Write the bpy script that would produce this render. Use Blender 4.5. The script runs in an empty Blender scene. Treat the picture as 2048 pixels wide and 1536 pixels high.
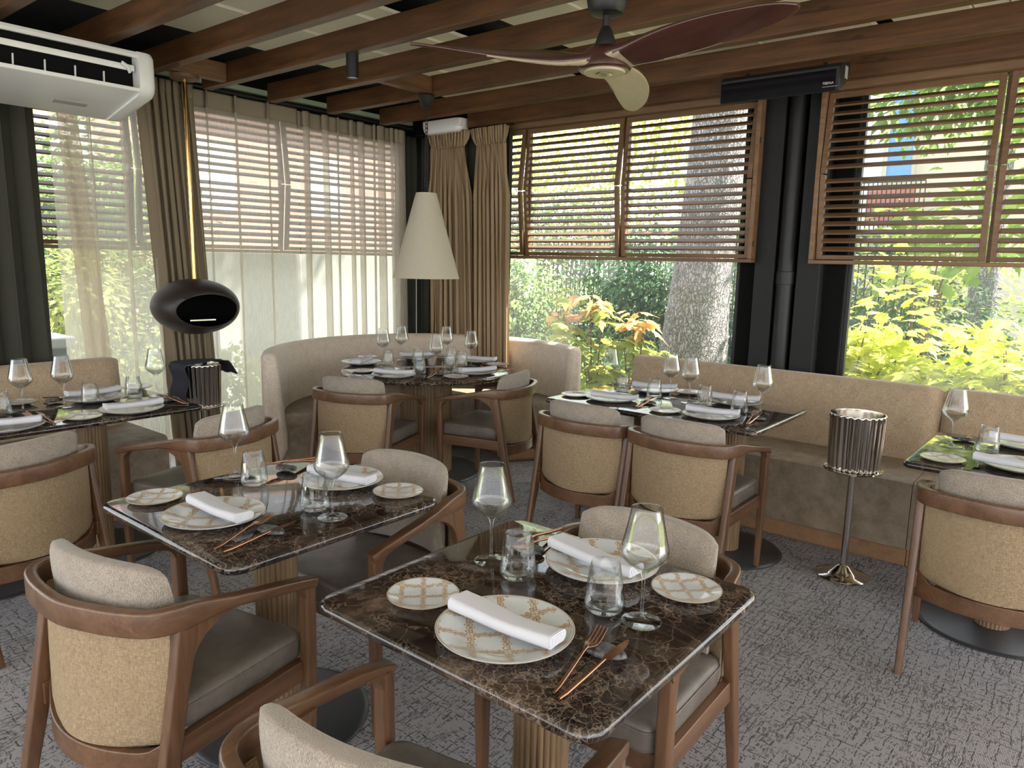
import bpy, bmesh, math, random
from mathutils import Vector, Matrix, noise
SC = bpy.context.scene
COL = SC.collection
PI = math.pi
random.seed(7)

# ------------------------------------------------------------------ camera
CAMZ = 1.52
_y, _p, _r, _f = 0.6841042874, -0.1658150988, 0.0204967041, 1477.2752
fw = Vector((math.cos(_p)*math.cos(_y), math.cos(_p)*math.sin(_y), math.sin(_p)))
rt = Vector((math.sin(_y), -math.cos(_y), 0)); up = rt.cross(fw)
r2 = rt*math.cos(_r) + up*math.sin(_r); u2 = -rt*math.sin(_r) + up*math.cos(_r)
cd = bpy.data.cameras.new('camera'); cam = bpy.data.objects.new('camera', cd); COL.objects.link(cam)
M = Matrix((r2, u2, -fw)).transposed().to_4x4(); M.translation = Vector((0, 0, CAMZ)); cam.matrix_world = M
cd.sensor_width = 36.0; cd.lens = _f/2048*36.0; cd.clip_start = 0.05; cd.clip_end = 300
SC.camera = cam

# ------------------------------------------------------------------ world, sun, exposure
w = bpy.data.worlds.new('sky'); SC.world = w; w.use_nodes = True
nt = w.node_tree; nt.nodes.clear()
sky = nt.nodes.new('ShaderNodeTexSky'); sky.sky_type = 'NISHITA'; sky.sun_disc = False
sky.sun_elevation = math.radians(50); sky.sun_rotation = math.radians(120); sky.air_density = 1.0; sky.dust_density = 1.5; sky.ozone_density = 1.0
mixw = nt.nodes.new('ShaderNodeMix'); mixw.data_type = 'RGBA'; mixw.inputs[0].default_value = 0.62
mixw.inputs[7].default_value = (6.5, 6.3, 6.4, 1)
bg = nt.nodes.new('ShaderNodeBackground'); bg.inputs[1].default_value = 0.34
wo = nt.nodes.new('ShaderNodeOutputWorld')
nt.links.new(sky.outputs[0], mixw.inputs[6]); nt.links.new(mixw.outputs[2], bg.inputs[0]); nt.links.new(bg.outputs[0], wo.inputs[0])
sd = bpy.data.lights.new('sun', 'SUN'); sd.energy = 14.0; sd.angle = math.radians(0.6); sd.color = (1.0, 0.93, 0.82)
sun = bpy.data.objects.new('sun', sd); COL.objects.link(sun)
SUN_DIR = Vector((0.42, -0.46, 0.78)).normalized()
sun.rotation_euler = SUN_DIR.to_track_quat('Z', 'Y').to_euler()
SC.view_settings.view_transform = 'Standard'
SC.view_settings.look = 'None'
SC.view_settings.exposure = 1.12
SC.view_settings.gamma = 1.0
SC.view_settings.use_curve_mapping = False
cy = SC.cycles
cy.max_bounces = 10; cy.diffuse_bounces = 4; cy.glossy_bounces = 4; cy.transmission_bounces = 8; cy.transparent_max_bounces = 24
cy.use_denoising = True; cy.caustics_reflective = False; cy.caustics_refractive = False

# ------------------------------------------------------------------ node expression helper
class X:
    """a scalar socket in a material, with arithmetic"""
    def __init__(s, t, k): s.t = t; s.k = k
    def m(s, op, *a):
        n = s.t.nodes.new('ShaderNodeMath'); n.operation = op
        for i, v in enumerate((s,)+a):
            if isinstance(v, X): s.t.links.new(v.k, n.inputs[i])
            else: n.inputs[i].default_value = v
        return X(s.t, n.outputs[0])
    def __add__(s, o): return s.m('ADD', o)
    __radd__ = __add__
    def __sub__(s, o): return s.m('SUBTRACT', o)
    def __mul__(s, o): return s.m('MULTIPLY', o)
    __rmul__ = __mul__
    def abs(s): return s.m('ABSOLUTE')
    def fract(s): return s.m('FRACT')
    def floor(s): return s.m('FLOOR')
    def sin(s): return s.m('SINE')
    def lt(s, o): return s.m('LESS_THAN', o)
    def gt(s, o): return s.m('GREATER_THAN', o)
    def mx(s, o): return s.m('MAXIMUM', o)
    def mn(s, o): return s.m('MINIMUM', o)
    def step(s, a, b):
        n = s.t.nodes.new('ShaderNodeMapRange'); n.interpolation_type = 'SMOOTHSTEP'
        s.t.links.new(s.k, n.inputs[0]); n.inputs[1].default_value = a; n.inputs[2].default_value = b
        return X(s.t, n.outputs[0])
class Mt:
    def __init__(s, name, rough=0.5, metal=0.0, spec=0.5, color=(.5,.5,.5), coat=0.0):
        s.mat = bpy.data.materials.new(name); s.mat.use_nodes = True; s.t = s.mat.node_tree
        s.b = s.t.nodes['Principled BSDF']; s.out = s.t.nodes['Material Output']
        s.b.inputs['Base Color'].default_value = (*color, 1); s.b.inputs['Roughness'].default_value = rough
        s.b.inputs['Metallic'].default_value = metal; s.b.inputs['Specular IOR Level'].default_value = spec
        s.b.inputs['Coat Weight'].default_value = coat; s.b.inputs['Coat Roughness'].default_value = 0.08
        s._c = None
    def co(s, scale=(1,1,1), kind='Object', rot=(0,0,0)):
        c = s.t.nodes.new('ShaderNodeTexCoord'); m = s.t.nodes.new('ShaderNodeMapping')
        s.t.links.new(c.outputs[kind], m.inputs[0]); m.inputs[3].default_value = scale; m.inputs[2].default_value = rot
        return m.outputs[0]
    def xyz(s, v):
        n = s.t.nodes.new('ShaderNodeSeparateXYZ'); s.t.links.new(v, n.inputs[0])
        return [X(s.t, n.outputs[i]) for i in range(3)]
    def vec(s, x, y, z):
        n = s.t.nodes.new('ShaderNodeCombineXYZ')
        for i, v in enumerate((x, y, z)):
            if isinstance(v, X): s.t.links.new(v.k, n.inputs[i])
            else: n.inputs[i].default_value = v
        return n.outputs[0]
    def noise(s, v, scale=5, detail=4, rough=.5, dist=0, color=False):
        n = s.t.nodes.new('ShaderNodeTexNoise'); s.t.links.new(v, n.inputs['Vector'])
        n.inputs['Scale'].default_value = scale; n.inputs['Detail'].default_value = detail
        n.inputs['Roughness'].default_value = rough; n.inputs['Distortion'].default_value = dist
        return n.outputs['Color'] if color else X(s.t, n.outputs[0])
    def white(s, v):
        n = s.t.nodes.new('ShaderNodeTexWhiteNoise'); n.noise_dimensions = '3D'; s.t.links.new(v, n.inputs['Vector'])
        return X(s.t, n.outputs['Value'])
    def voro(s, v, scale=5, feature='DISTANCE_TO_EDGE'):
        n = s.t.nodes.new('ShaderNodeTexVoronoi'); n.feature = feature; s.t.links.new(v, n.inputs['Vector'])
        n.inputs['Scale'].default_value = scale
        return X(s.t, n.outputs['Distance'])
    def addv(s, a, b, f):
        n = s.t.nodes.new('ShaderNodeVectorMath'); n.operation = 'MULTIPLY_ADD'
        s.t.links.new(b, n.inputs[0]); n.inputs[1].default_value = (f, f, f); s.t.links.new(a, n.inputs[2])
        return n.outputs[0]
    def mix(s, f, a, b):
        n = s.t.nodes.new('ShaderNodeMix'); n.data_type = 'RGBA'
        for i, v in ((0, f), (6, a), (7, b)):
            if isinstance(v, X): s.t.links.new(v.k, n.inputs[i])
            elif isinstance(v, bpy.types.NodeSocket): s.t.links.new(v, n.inputs[i])
            elif isinstance(v, (int, float)): n.inputs[i].default_value = v
            else: n.inputs[i].default_value = (*v, 1)
        return n.outputs[2]
    def ramp(s, f, stops):
        n = s.t.nodes.new('ShaderNodeValToRGB'); s.t.links.new(f.k, n.inputs[0]); e = n.color_ramp.elements
        while len(e) < len(stops): e.new(0.5)
        for el, (p, c) in zip(e, stops): el.position = p; el.color = (*c, 1)
        return n.outputs[0]
    def color(s, c): s.t.links.new(c, s.b.inputs['Base Color']); s._c = c; return s
    def rough(s, x): s.t.links.new(x.k, s.b.inputs['Roughness']); return s
    def bump(s, h, st=.3, d=.002):
        n = s.t.nodes.new('ShaderNodeBump'); n.inputs['Strength'].default_value = st; n.inputs['Distance'].default_value = d
        s.t.links.new(h.k, n.inputs['Height']); s.t.links.new(n.outputs[0], s.b.inputs['Normal']); s.nrm = n.outputs[0]; return s

def wood(name, a, b, axis='X', rough=.45, scale=1.0, knots=False, coat=0.0):
    m = Mt(name, rough, coat=coat)
    st = {'X': (.08, 1, 1), 'Y': (1, .08, 1), 'Z': (1, 1, .08)}[axis]
    v = m.co(tuple(k*scale for k in st))
    n1 = m.noise(v, 14, 6, .6, 1.2); n2 = m.noise(v, 90, 3, .6, .3); n3 = m.noise(m.co(), 1.7, 2, .5)
    f = (n1*.6 + n2*.3 + n3*.35 - .15)
    c = m.ramp(f, [(.30, a), (.72, b)])
    if knots:
        k = m.voro(m.co(tuple(q*1.0 for q in {'X': (.35, 1, 1), 'Y': (1, .35, 1), 'Z': (1, 1, .35)}[axis])), 5.5, 'F1').step(.10, .02)
        c = m.mix(k*.75, c, tuple(q*.25 for q in a))
    m.color(c); m.bump(n2, .25, .0008); return m.mat

MAT = {}
def build_mats():
    D = MAT
    D['chair_wood'] = wood('oiled_chair_wood', (.070, .032, .015), (.195, .098, .047), 'X', .38, 1.3, coat=.15)
    D['leg_wood'] = wood('oiled_chair_leg_wood', (.070, .032, .015), (.195, .098, .047), 'Z', .38, 1.3, coat=.15)
    D['beam'] = wood('stained_beam_wood', (.030, .012, .0045), (.170, .074, .027), 'Y', .42, 1.0, knots=True)
    D['beamx'] = wood('stained_block_wood', (.045, .020, .008), (.22, .11, .048), 'X', .42, 1.0, knots=True)
    D['shutter'] = wood('oiled_shutter_wood', (.105, .055, .024), (.27, .150, .072), 'Y', .5)
    D['shutterx'] = wood('oiled_shutter_wood_left', (.08, .045, .028), (.18, .105, .060), 'X', .5)
    D['flute'] = wood('fluted_oak', (.16, .095, .045), (.33, .215, .115), 'Z', .5, 1.5)
    D['plinth'] = wood('plinth_oak', (.20, .105, .050), (.36, .20, .10), 'X', .45, .8)
    D['blade'] = wood('fan_blade_walnut', (.030, .010, .007), (.075, .025, .016), 'X', .28, 1.0, coat=.3)
    # marble
    m = Mt('dark_emperador_marble', .05, spec=.5); m.b.inputs['IOR'].default_value = 1.62
    w3 = m.co(kind='Object')
    d = m.addv(w3, m.noise(w3, 6, 5, .6, 0, True), .22)
    d2 = m.addv(w3, m.noise(w3, 16, 5, .6, 0, True), .10)
    n = m.noise(d, 5, 6, .65); base = m.ramp(n, [(.36, (.008, .006, .006)), (.50, (.022, .014, .011)), (.60, (.055, .035, .024)), (.70, (.15, .10, .07))])
    msk = m.noise(w3, 3.5, 3, .5).step(.36, .60)
    v1 = m.voro(d, 9).step(.022, .0); v2 = m.voro(d2, 30).step(.07, .0)*msk
    v3 = m.voro(d, 3.1).step(.007, .0)
    v4 = m.voro(d2, 62).step(.09, .0)*msk; c = m.mix((v1*.35).mx(v2*.58).mx(v4*.20), base, (.33, .25, .185)); c = m.mix(v3*msk*.6, c, (.46, .37, .29)); m.color(c); D['marble'] = m.mat
    # carpet
    m = Mt('woven_carpet', .95, spec=.15)
    p = m.co(kind='Object'); x, y, z = m.xyz(p)
    wob = m.noise(p, 3.5, 3, .6); wob2 = m.noise(p, 14, 2, .5)
    xs, ys = x + wob*.05 + wob2*.012, y + wob*.06 + wob2*.010
    def dash(a, b, la, wb, pr):
        r = (b*(1/wb)).floor(); q = (a*(1/la) + r*.37).floor(); return m.white(m.vec(q, r, 3.0)).gt(pr)
    dm = m.noise(p, 5, 3, .6); big = m.noise(p, 1.3, 2, .5)
    l1 = dash(xs, ys, .015, .0038, .60); l2 = dash(ys, xs, .014, .0038, .64)
    r1 = m.white(m.vec((ys*(1/.027)).floor(), (xs*(1/.11)).floor(), 1.0)); near = ((ys*(1/.027)).fract()).lt(.14)*r1.gt(.30)
    r2 = m.white(m.vec((xs*(1/.036)).floor(), (ys*(1/.12)).floor(), 2.0)); near2 = ((xs*(1/.036)).fract()).lt(.12)*r2.gt(.35)
    dk = (near*dash(xs, ys, .010, .0038, .38)).mx(near2*dash(ys, xs, .010, .0038, .42)).mx(l1*l2*.8).mx(l1*dm.gt(.54)*.55)
    rib = (y*(2*PI/.0042)).sin()*.5 + .5
    base = m.mix(rib*.5, (.24, .228, .228), (.60, .565, .555)); base = m.mix((big.step(.35, .65))*.25, base, (.28, .27, .26))
    m.color(m.mix(dk*.85, base, (.045, .040, .043))); m.bump(rib*.6 + dk*-1.0, .6, .002); D['carpet'] = m.mat
    # leather seats
    m = Mt('taupe_leather', .42, spec=.45)
    p = m.co(); n = m.noise(p, 9, 5, .6); n2 = m.noise(p, 60, 3, .6)
    m.color(m.ramp(n*.8 + n2*.2, [(.35, (.095, .078, .063)), (.65, (.165, .138, .112))])); m.bump(m.noise(p, 260, 3, .6), .25, .0006); D['leather'] = m.mat
    # bench seat
    m = Mt('bench_seat_vinyl', .6, spec=.3)
    n = m.noise(m.co(), 12, 6, .7); m.color(m.ramp(n, [(.35, (.175, .133, .090)), (.65, (.28, .218, .152))])); m.bump(m.noise(m.co(), 300, 2), .2, .0006); D['seatvinyl'] = m.mat
    def fabric(name, a, b, st, fs=220, rough=.9):
        m = Mt(name, rough, spec=.15); p = m.co(st); n = m.noise(p, fs, 2, .7); n2 = m.noise(m.co(), 18, 4, .6)
        m.color(m.ramp(n*.85 + n2*.2, [(.36, a), (.66, b)])); m.bump(n, .7, .0015)
        m.b.inputs['Sheen Weight'].default_value = .25; return m.mat
    D['boucle'] = fabric('beige_boucle', (.155, .125, .098), (.40, .338, .272), (1, 1, .30), 620)
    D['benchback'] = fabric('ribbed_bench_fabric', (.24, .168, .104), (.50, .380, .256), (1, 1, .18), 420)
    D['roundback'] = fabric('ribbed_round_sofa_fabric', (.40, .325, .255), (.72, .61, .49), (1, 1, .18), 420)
    # woven outer chair back
    m = Mt('woven_linen_panel', .85, spec=.2)
    x, y, z = m.xyz(m.co()); n = m.noise(m.co((1, 1, .25)), 330, 2); n3 = m.noise(m.co((.25, .25, 1)), 330, 2)
    wv = (y*(2*PI/.0048)).sin()*(z*(2*PI/.0048)).sin()
    m.color(m.ramp(wv*.16 + n*.5 + n3*.45, [(.30, (.21, .142, .078)), (.70, (.44, .325, .200))])); m.bump(wv + n, .5, .0012); D['weave'] = m.mat
    def curt(name, c, tr, trans, c2=None):
        m = Mt(name, .9, spec=.05); p = m.co((60, 60, 7)); n = m.noise(p, 6, 3, .7)
        cc = m.mix(n, c, c2 or tuple(k*.8 for k in c)); t = m.t
        df = t.nodes.new('ShaderNodeBsdfDiffuse'); tl = t.nodes.new('ShaderNodeBsdfTranslucent'); tp = t.nodes.new('ShaderNodeBsdfTransparent')
        t.links.new(cc, df.inputs[0]); t.links.new(cc, tl.inputs[0])
        a = t.nodes.new('ShaderNodeMixShader'); a.inputs[0].default_value = trans; t.links.new(df.outputs[0], a.inputs[1]); t.links.new(tl.outputs[0], a.inputs[2])
        b = t.nodes.new('ShaderNodeMixShader'); t.links.new(a.outputs[0], b.inputs[1]); t.links.new(tp.outputs[0], b.inputs[2])
        if tr > 0:
            f = m.noise(m.co((1, 1, .05)), 260, 2, .7)*.5 + (tr - .25); t.links.new(f.k, b.inputs[0])
        else: b.inputs[0].default_value = 0
        t.links.new(b.outputs[0], m.out.inputs[0]); return m.mat
    D['sheer'] = curt('sheer_linen', (.84, .78, .68), .44, .65)
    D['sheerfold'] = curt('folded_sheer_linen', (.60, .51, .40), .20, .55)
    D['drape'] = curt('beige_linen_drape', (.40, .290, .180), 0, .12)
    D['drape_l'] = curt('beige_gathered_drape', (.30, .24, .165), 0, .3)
    D['dark'] = curt('charcoal_drape', (.072, .070, .056), 0, .12)
    D['tape'] = curt('curtain_header_tape', (.37, .305, .22), 0, .25)
    # plates
    def plate(name, R, cell):
        m = Mt(name, .12, spec=.5, color=(.78, .77, .72))
        x, y, z = m.xyz(m.co()); r = (x*x + y*y).m('SQRT')
        k = 1/cell; u = (x + y)*(k*.7071) + .5; v = (x - y)*(k*.7071) + .5
        u = u + (v*18.85).sin()*.028; v = v + (u*18.85).sin()*.028
        a = (u.fract() - .5).abs(); b = (v.fract() - .5).abs(); M_ = a.mx(b); m_ = a.mn(b)
        line = m_.lt(.016)*M_.gt(.08)
        def ring(cx, cy, rr, wd): 
            dx = M_ - cx; dy = m_ - cy; d = (dx*dx + dy*dy).m('SQRT'); return (d - rr).abs().lt(wd)
        pat = line.mx(ring(.25, .0, .105, .013)*m_.gt(.02)).mx(ring(.25, .045, .035, .012)).mx(ring(.43, .075, .048, .013)).mx(ring(.10, .085, .045, .013))
        dots = ((a*a + b*b).m('SQRT')).lt(.035); pat = pat.mx(dots)
        wear = m.noise(m.co(), 90, 3, .6).gt(.36)
        pat = pat*wear*r.lt(R*.96)
        rim = (r - R*.985).abs().lt(.0009)
        pat = pat.mx(rim)
        well = (r - R*.66).abs().lt(.0006)
        m.color(m.mix(pat, (.54, .555, .555), (.33, .18, .042)))
        m.rough(pat*.2 + .10); return m.mat
    D['plate'] = plate('gilt_pattern_porcelain', .145, .072)
    D['bread'] = plate('gilt_pattern_porcelain_small', .083, .050)
    m = Mt('white_linen_napkin', .85, spec=.1, color=(.56, .55, .575)); m.bump(m.noise(m.co(), 500, 2), .3, .0004); D['napkin'] = m.mat
    D['copper'] = Mt('brushed_copper', .26, 1.0, color=(.40, .205, .12)).mat
    m = Mt('grey_river_stone', .55, color=(.2, .2, .2)); n = m.noise(m.co(), 90, 4, .7); m.color(m.ramp(n, [(.38, (.018, .018, .020)), (.68, (.17, .168, .165))])); m.bump(n, .6, .001); D['stone'] = m.mat
    m = Mt('clear_glass', 0.0, color=(1, 1, 1)); m.b.inputs['Transmission Weight'].default_value = 1; m.b.inputs['IOR'].default_value = 1.35; t = m.t
    tp = t.nodes.new('ShaderNodeBsdfTransparent'); tp.inputs[0].default_value = (.985, .99, .985, 1); gl = t.nodes.new('ShaderNodeBsdfGlossy'); gl.inputs['Roughness'].default_value = 0.0
    geo = t.nodes.new('ShaderNodeNewGeometry'); fr = t.nodes.new('ShaderNodeFresnel'); fr.inputs[0].default_value = 1.5; lw_ = t.nodes.new('ShaderNodeLayerWeight'); lw_.inputs[0].default_value = .5; fc = X(t, lw_.outputs['Facing']); ff = (X(t, fr.outputs[0])*1.15 + fc.m('POWER', 6.0)*.22)*(X(t, geo.outputs['Backfacing'])*-.7 + 1); tcol = m.mix(fc.m('POWER', 3.5), (.985, .99, .985), (.74, .76, .75)); t.links.new(tcol, tp.inputs[0]); a = t.nodes.new('ShaderNodeMixShader'); t.links.new(ff.k, a.inputs[0]); t.links.new(tp.outputs[0], a.inputs[1]); t.links.new(gl.outputs[0], a.inputs[2])
    b = t.nodes.new('ShaderNodeMixShader'); b.inputs[0].default_value = .0; t.links.new(a.outputs[0], b.inputs[1]); t.links.new(m.b.outputs[0], b.inputs[2]); t.links.new(b.outputs[0], m.out.inputs[0]); D['glass'] = m.mat
    m = Mt('smoked_chrome', .12, 1.0, color=(.66, .62, .57)); D['chrome'] = m.mat
    m = Mt('black_metal', .45, .3, color=(.012, .012, .013)); D['black'] = m.mat
    m = Mt('black_column_paint', .6, color=(.013, .013, .014), spec=.3); D['column'] = m.mat
    m = Mt('matt_black_recess', .9, color=(.006, .006, .006), spec=.1); D['recess'] = m.mat
    m = Mt('dark_steel_base', .38, .6, color=(.07, .07, .072)); n = m.noise(m.co(), 6, 3); m.rough(n*.25 + .28); D['disc'] = m.mat
    D['brass'] = Mt('polished_brass', .10, 1.0, color=(.72, .43, .16)).mat
    m = Mt('matt_brown_fireplace', .45, .0, color=(.022, .015, .013), spec=.4); D['cocoon'] = m.mat
    D['white'] = Mt('white_plastic', .28, color=(.72, .72, .70)).mat
    D['greyplastic'] = Mt('grey_label', .5, color=(.28, .28, .27)).mat
    D['blackglass'] = Mt('black_glass', .10, color=(.004, .004, .006)).mat
    m = Mt('cream_lamp_shade', .9, spec=.1); n = m.noise(m.co((1, 1, 1)), 120, 2, .6); cc = m.mix(n, (.60, .545, .43), (.68, .62, .50)); t = m.t
    tl = t.nodes.new('ShaderNodeBsdfTranslucent'); t.links.new(cc, tl.inputs[0]); m.color(cc)
    a = t.nodes.new('ShaderNodeMixShader'); a.inputs[0].default_value = .35; t.links.new(m.b.outputs[0], a.inputs[1]); t.links.new(tl.outputs[0], a.inputs[2]); t.links.new(a.outputs[0], m.out.inputs[0]); D['shade'] = m.mat
    m = Mt('cream_ceiling_board', .45, color=(.62, .57, .44)); n = m.noise(m.co(), 2.2, 2); m.color(m.mix(n.step(.3, .7), (.88, .82, .65), (.80, .75, .60))); D['board'] = m.mat
    D['darkceil'] = Mt('black_ceiling_deck', .6, color=(.010, .010, .012)).mat
    D['strip'] = Mt('pale_green_strip', .5, color=(.35, .45, .30)).mat
    D['cloth'] = Mt('charcoal_service_cloth', .9, color=(.035, .035, .045), spec=.1).mat
    D['blacklens'] = Mt('lamp_lens', .3, color=(.55, .53, .50)).mat
    D['paleglare'] = wood('fan_pale_glare_wood', (.30, .25, .16), (.42, .36, .24), 'X', .35, 1.0)  # pale fan tone, with window glare put into the colour
    # window pane: clear, slight reflection
    m = Mt('window_film', .02); t = m.t; tp = t.nodes.new('ShaderNodeBsdfTransparent'); gl = t.nodes.new('ShaderNodeBsdfGlossy'); gl.inputs['Roughness'].default_value = .03
    tp.inputs[0].default_value = (.95, .97, .96, 1)
    wv = m.noise(m.co((1, 1, .35)), 2.2, 3, .55, 1.0); bp = t.nodes.new('ShaderNodeBump'); bp.inputs['Strength'].default_value = .25; bp.inputs['Distance'].default_value = .03; t.links.new(wv.k, bp.inputs['Height'])
    t.links.new(bp.outputs[0], gl.inputs['Normal'])
    fr = t.nodes.new('ShaderNodeFresnel'); fr.inputs[0].default_value = 1.35; mx = t.nodes.new('ShaderNodeMixShader')
    geo = t.nodes.new('ShaderNodeNewGeometry'); ff = X(t, fr.outputs[0])*(X(t, geo.outputs['Backfacing'])*-1 + 1); t.links.new(ff.k, mx.inputs[0]); t.links.new(tp.outputs[0], mx.inputs[1]); t.links.new(gl.outputs[0], mx.inputs[2]); hz = t.nodes.new('ShaderNodeBsdfTranslucent'); hz.inputs[0].default_value = (.9, .92, .95, 1); h2 = t.nodes.new('ShaderNodeMixShader'); h2.inputs[0].default_value = .020; t.links.new(mx.outputs[0], h2.inputs[1]); t.links.new(hz.outputs[0], h2.inputs[2]); t.links.new(h2.outputs[0], m.out.inputs[0]); D['pane'] = m.mat
    # outdoors
    def leaf(name, a, b, tr=.45, sc=3.0):
        m = Mt(name, .5); t = m.t; n = m.noise(m.co(), sc, 2, .5); c = m.mix(n.step(.35, .65), a, b)
        c = m.mix(m.white(m.vec((m.xyz(m.co())[0]*9).floor(), (m.xyz(m.co())[1]*9).floor(), (m.xyz(m.co())[2]*9).floor()))*.5, c, tuple(q*.55 for q in a))
        df = t.nodes.new('ShaderNodeBsdfDiffuse'); tl = t.nodes.new('ShaderNodeBsdfTranslucent'); t.links.new(c, df.inputs[0]); t.links.new(c, tl.inputs[0])
        a_ = t.nodes.new('ShaderNodeMixShader'); a_.inputs[0].default_value = tr; t.links.new(df.outputs[0], a_.inputs[1]); t.links.new(tl.outputs[0], a_.inputs[2]); t.links.new(a_.outputs[0], m.out.inputs[0]); return m.mat
    D['maple'] = leaf('sunlit_maple_leaf', (.55, .62, .07), (.80, .80, .24), .5)
    D['maple2'] = leaf('green_maple_leaf', (.28, .42, .09), (.44, .56, .16))
    D['dgreen'] = leaf('dark_shrub_leaf', (.06, .125, .07), (.13, .21, .12), .3)
    D['mgreen'] = leaf('mid_green_leaf', (.18, .29, .10), (.34, .44, .17), .4)
    D['ygreen'] = leaf('yellow_green_leaf', (.48, .52, .16), (.62, .64, .26), .5)
    D['orange'] = leaf('autumn_leaf', (.72, .34, .15), (.78, .68, .26), .4, 6.0)
    D['autgreen'] = leaf('autumn_yellow_leaf', (.50, .50, .12), (.30, .40, .10), .4, 6.0)
    m = Mt('stem_bark', .8, color=(.16, .09, .05)); D['stem'] = m.mat
    m = Mt('pine_bark', .9, spec=.1); n = m.noise(m.co(), 20, 5, .7); v = m.voro(m.addv(m.co((1, 1, .4)), m.noise(m.co(), 5, 4, .6, 0, True), .15), 34)
    m.color(m.mix(v.step(.0, .16)*.6 + .4, (.10, .085, .09), m.ramp(n, [(.3, (.20, .18, .19)), (.7, (.46, .43, .43))]))); m.bump(v.mn(.15)*4 + n*.6, 1, .03); D['bark'] = m.mat
    m = Mt('garden_soil', .95, spec=.05); n = m.noise(m.co(), 3, 6, .7); m.color(m.ramp(n, [(.35, (.10, .085, .05)), (.6, (.16, .22, .07)), (.75, (.30, .27, .2))])); D['soil'] = m.mat
    D['render'] = Mt('white_render', .9, color=(.80, .79, .77)).mat
    D['beigewall'] = Mt('beige_render', .9, color=(.50, .46, .38)).mat
    D['blueglass'] = Mt('blue_window_glass', .25, color=(.10, .26, .62)).mat
    D['greywall'] = Mt('pale_grey_garden_wall', .9, color=(.30, .31, .295)).mat
    m = Mt('terracotta_brick', .9); x, y, z = m.xyz(m.co()); c = m.mix(m.white(m.vec((x*4).floor(), 0.0, (z*13).floor())), (.40, .215, .175), (.46, .27, .22)); m.color(m.mix(((z*13).fract()).lt(.12), c, (.42, .36, .31))); D['brick'] = m.mat
    D['bounce_slab'] = Mt('pale_bounce_slab', .9, color=(.40, .405, .41)).mat  # pale colour of the added slab that bounces light indoors
    D['towel'] = Mt('striped_towel', .9, color=(.55, .22, .20)).mat
build_mats()
for _k, _m in MAT.items(): _m.use_fake_user = False

# ------------------------------------------------------------------ geometry helpers
class MB:
    def __init__(s): s.v = []; s.f = []
    def add(s, vs, fs):
        o = len(s.v); s.v += [tuple(v) for v in vs]; s.f += [tuple(i + o for i in f) for f in fs]; return s
    def box(s, x0, x1, y0, y1, z0, z1):
        return s.add([(x0,y0,z0),(x1,y0,z0),(x1,y1,z0),(x0,y1,z0),(x0,y0,z1),(x1,y0,z1),(x1,y1,z1),(x0,y1,z1)],
                     [(3,2,1,0),(4,5,6,7),(0,1,5,4),(1,2,6,5),(2,3,7,6),(3,0,4,7)])
    def rings(s, R, closed=True, caps=True):
        """R: list of rings (lists of points) of equal length"""
        n = len(R[0]); o = len(s.v); fs = []
        for i in range(len(R) - 1):
            for j in range(n if closed else n - 1):
                k = (j + 1) % n; fs.append((o+i*n+j, o+i*n+k, o+(i+1)*n+k, o+(i+1)*n+j))
        if caps and closed: fs.append(tuple(o + j for j in reversed(range(n)))); fs.append(tuple(o + (len(R)-1)*n + j for j in range(n)))
        for r in R: s.v += [tuple(p) for p in r]
        s.f += fs; return s
    def lathe(s, prof, seg=32, c=(0,0,0), sx=1, sy=1, caps=False):
        R = [[(c[0]+r*sx*math.cos(2*PI*j/seg), c[1]+r*sy*math.sin(2*PI*j/seg), c[2]+z) for j in range(seg)] for r, z in prof]
        return s.rings(R, True, caps)
    def tube(s, pts, rad, seg=8, caps=True):
        pts = [Vector(p) for p in pts]; R = []; ref = None
        for i, p in enumerate(pts):
            t = (pts[min(i+1, len(pts)-1)] - pts[max(i-1, 0)]).normalized()
            if ref is None: ref = Vector((0,0,1)) if abs(t.z) < .9 else Vector((1,0,0))
            a = t.cross(ref).normalized(); b = a.cross(t).normalized(); ref = b
            r = rad[i] if isinstance(rad, (list, tuple)) else rad
            R.append([p + a*(r*math.cos(2*PI*j/seg)) + b*(r*math.sin(2*PI*j/seg)) for j in range(seg)])
        return s.rings(R, True, caps)
    def sweep(s, pts, secs, upv=(0,0,1), rnd=.3, n=3):
        """rounded-rectangle section (w sideways, h along up) swept along pts"""
        pts = [Vector(p) for p in pts]; R = []; U = Vector(upv)
        for i, p in enumerate(pts):
            t = (pts[min(i+1, len(pts)-1)] - pts[max(i-1, 0)]).normalized()
            a = t.cross(U).normalized(); b = a.cross(t).normalized()
            w, h = secs[i] if isinstance(secs, list) else secs
            q = rrect(w, h, min(w, h)*rnd, n)
            R.append([p + a*x + b*y for x, y in q])
        return s.rings(R)
    def build(s, name, mat, parent=None, smooth=40, bevel=0, bseg=3, bang=50, sub=0, solid=0, loc=None):
        me = bpy.data.meshes.new(name); me.from_pydata(s.v, [], s.f); me.update()
        bm = bmesh.new(); bm.from_mesh(me); bmesh.ops.recalc_face_normals(bm, faces=bm.faces); bm.to_mesh(me); bm.free()
        o = bpy.data.objects.new(name, me); COL.objects.link(o)
        me.materials.append(MAT[mat] if isinstance(mat, str) else mat)
        if smooth:
            me.polygons.foreach_set('use_smooth', [True]*len(me.polygons)); me.set_sharp_from_angle(angle=math.radians(smooth))
        if solid: md = o.modifiers.new('s', 'SOLIDIFY'); md.thickness = solid; md.offset = 0
        if bevel:
            md = o.modifiers.new('b', 'BEVEL'); md.width = bevel; md.segments = bseg; md.limit_method = 'ANGLE'; md.angle_limit = math.radians(bang); md.harden_normals = False
        if sub: md = o.modifiers.new('u', 'SUBSURF'); md.levels = sub; md.render_levels = sub
        if parent: o.parent = parent
        if loc: o.location = loc
        return o
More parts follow.
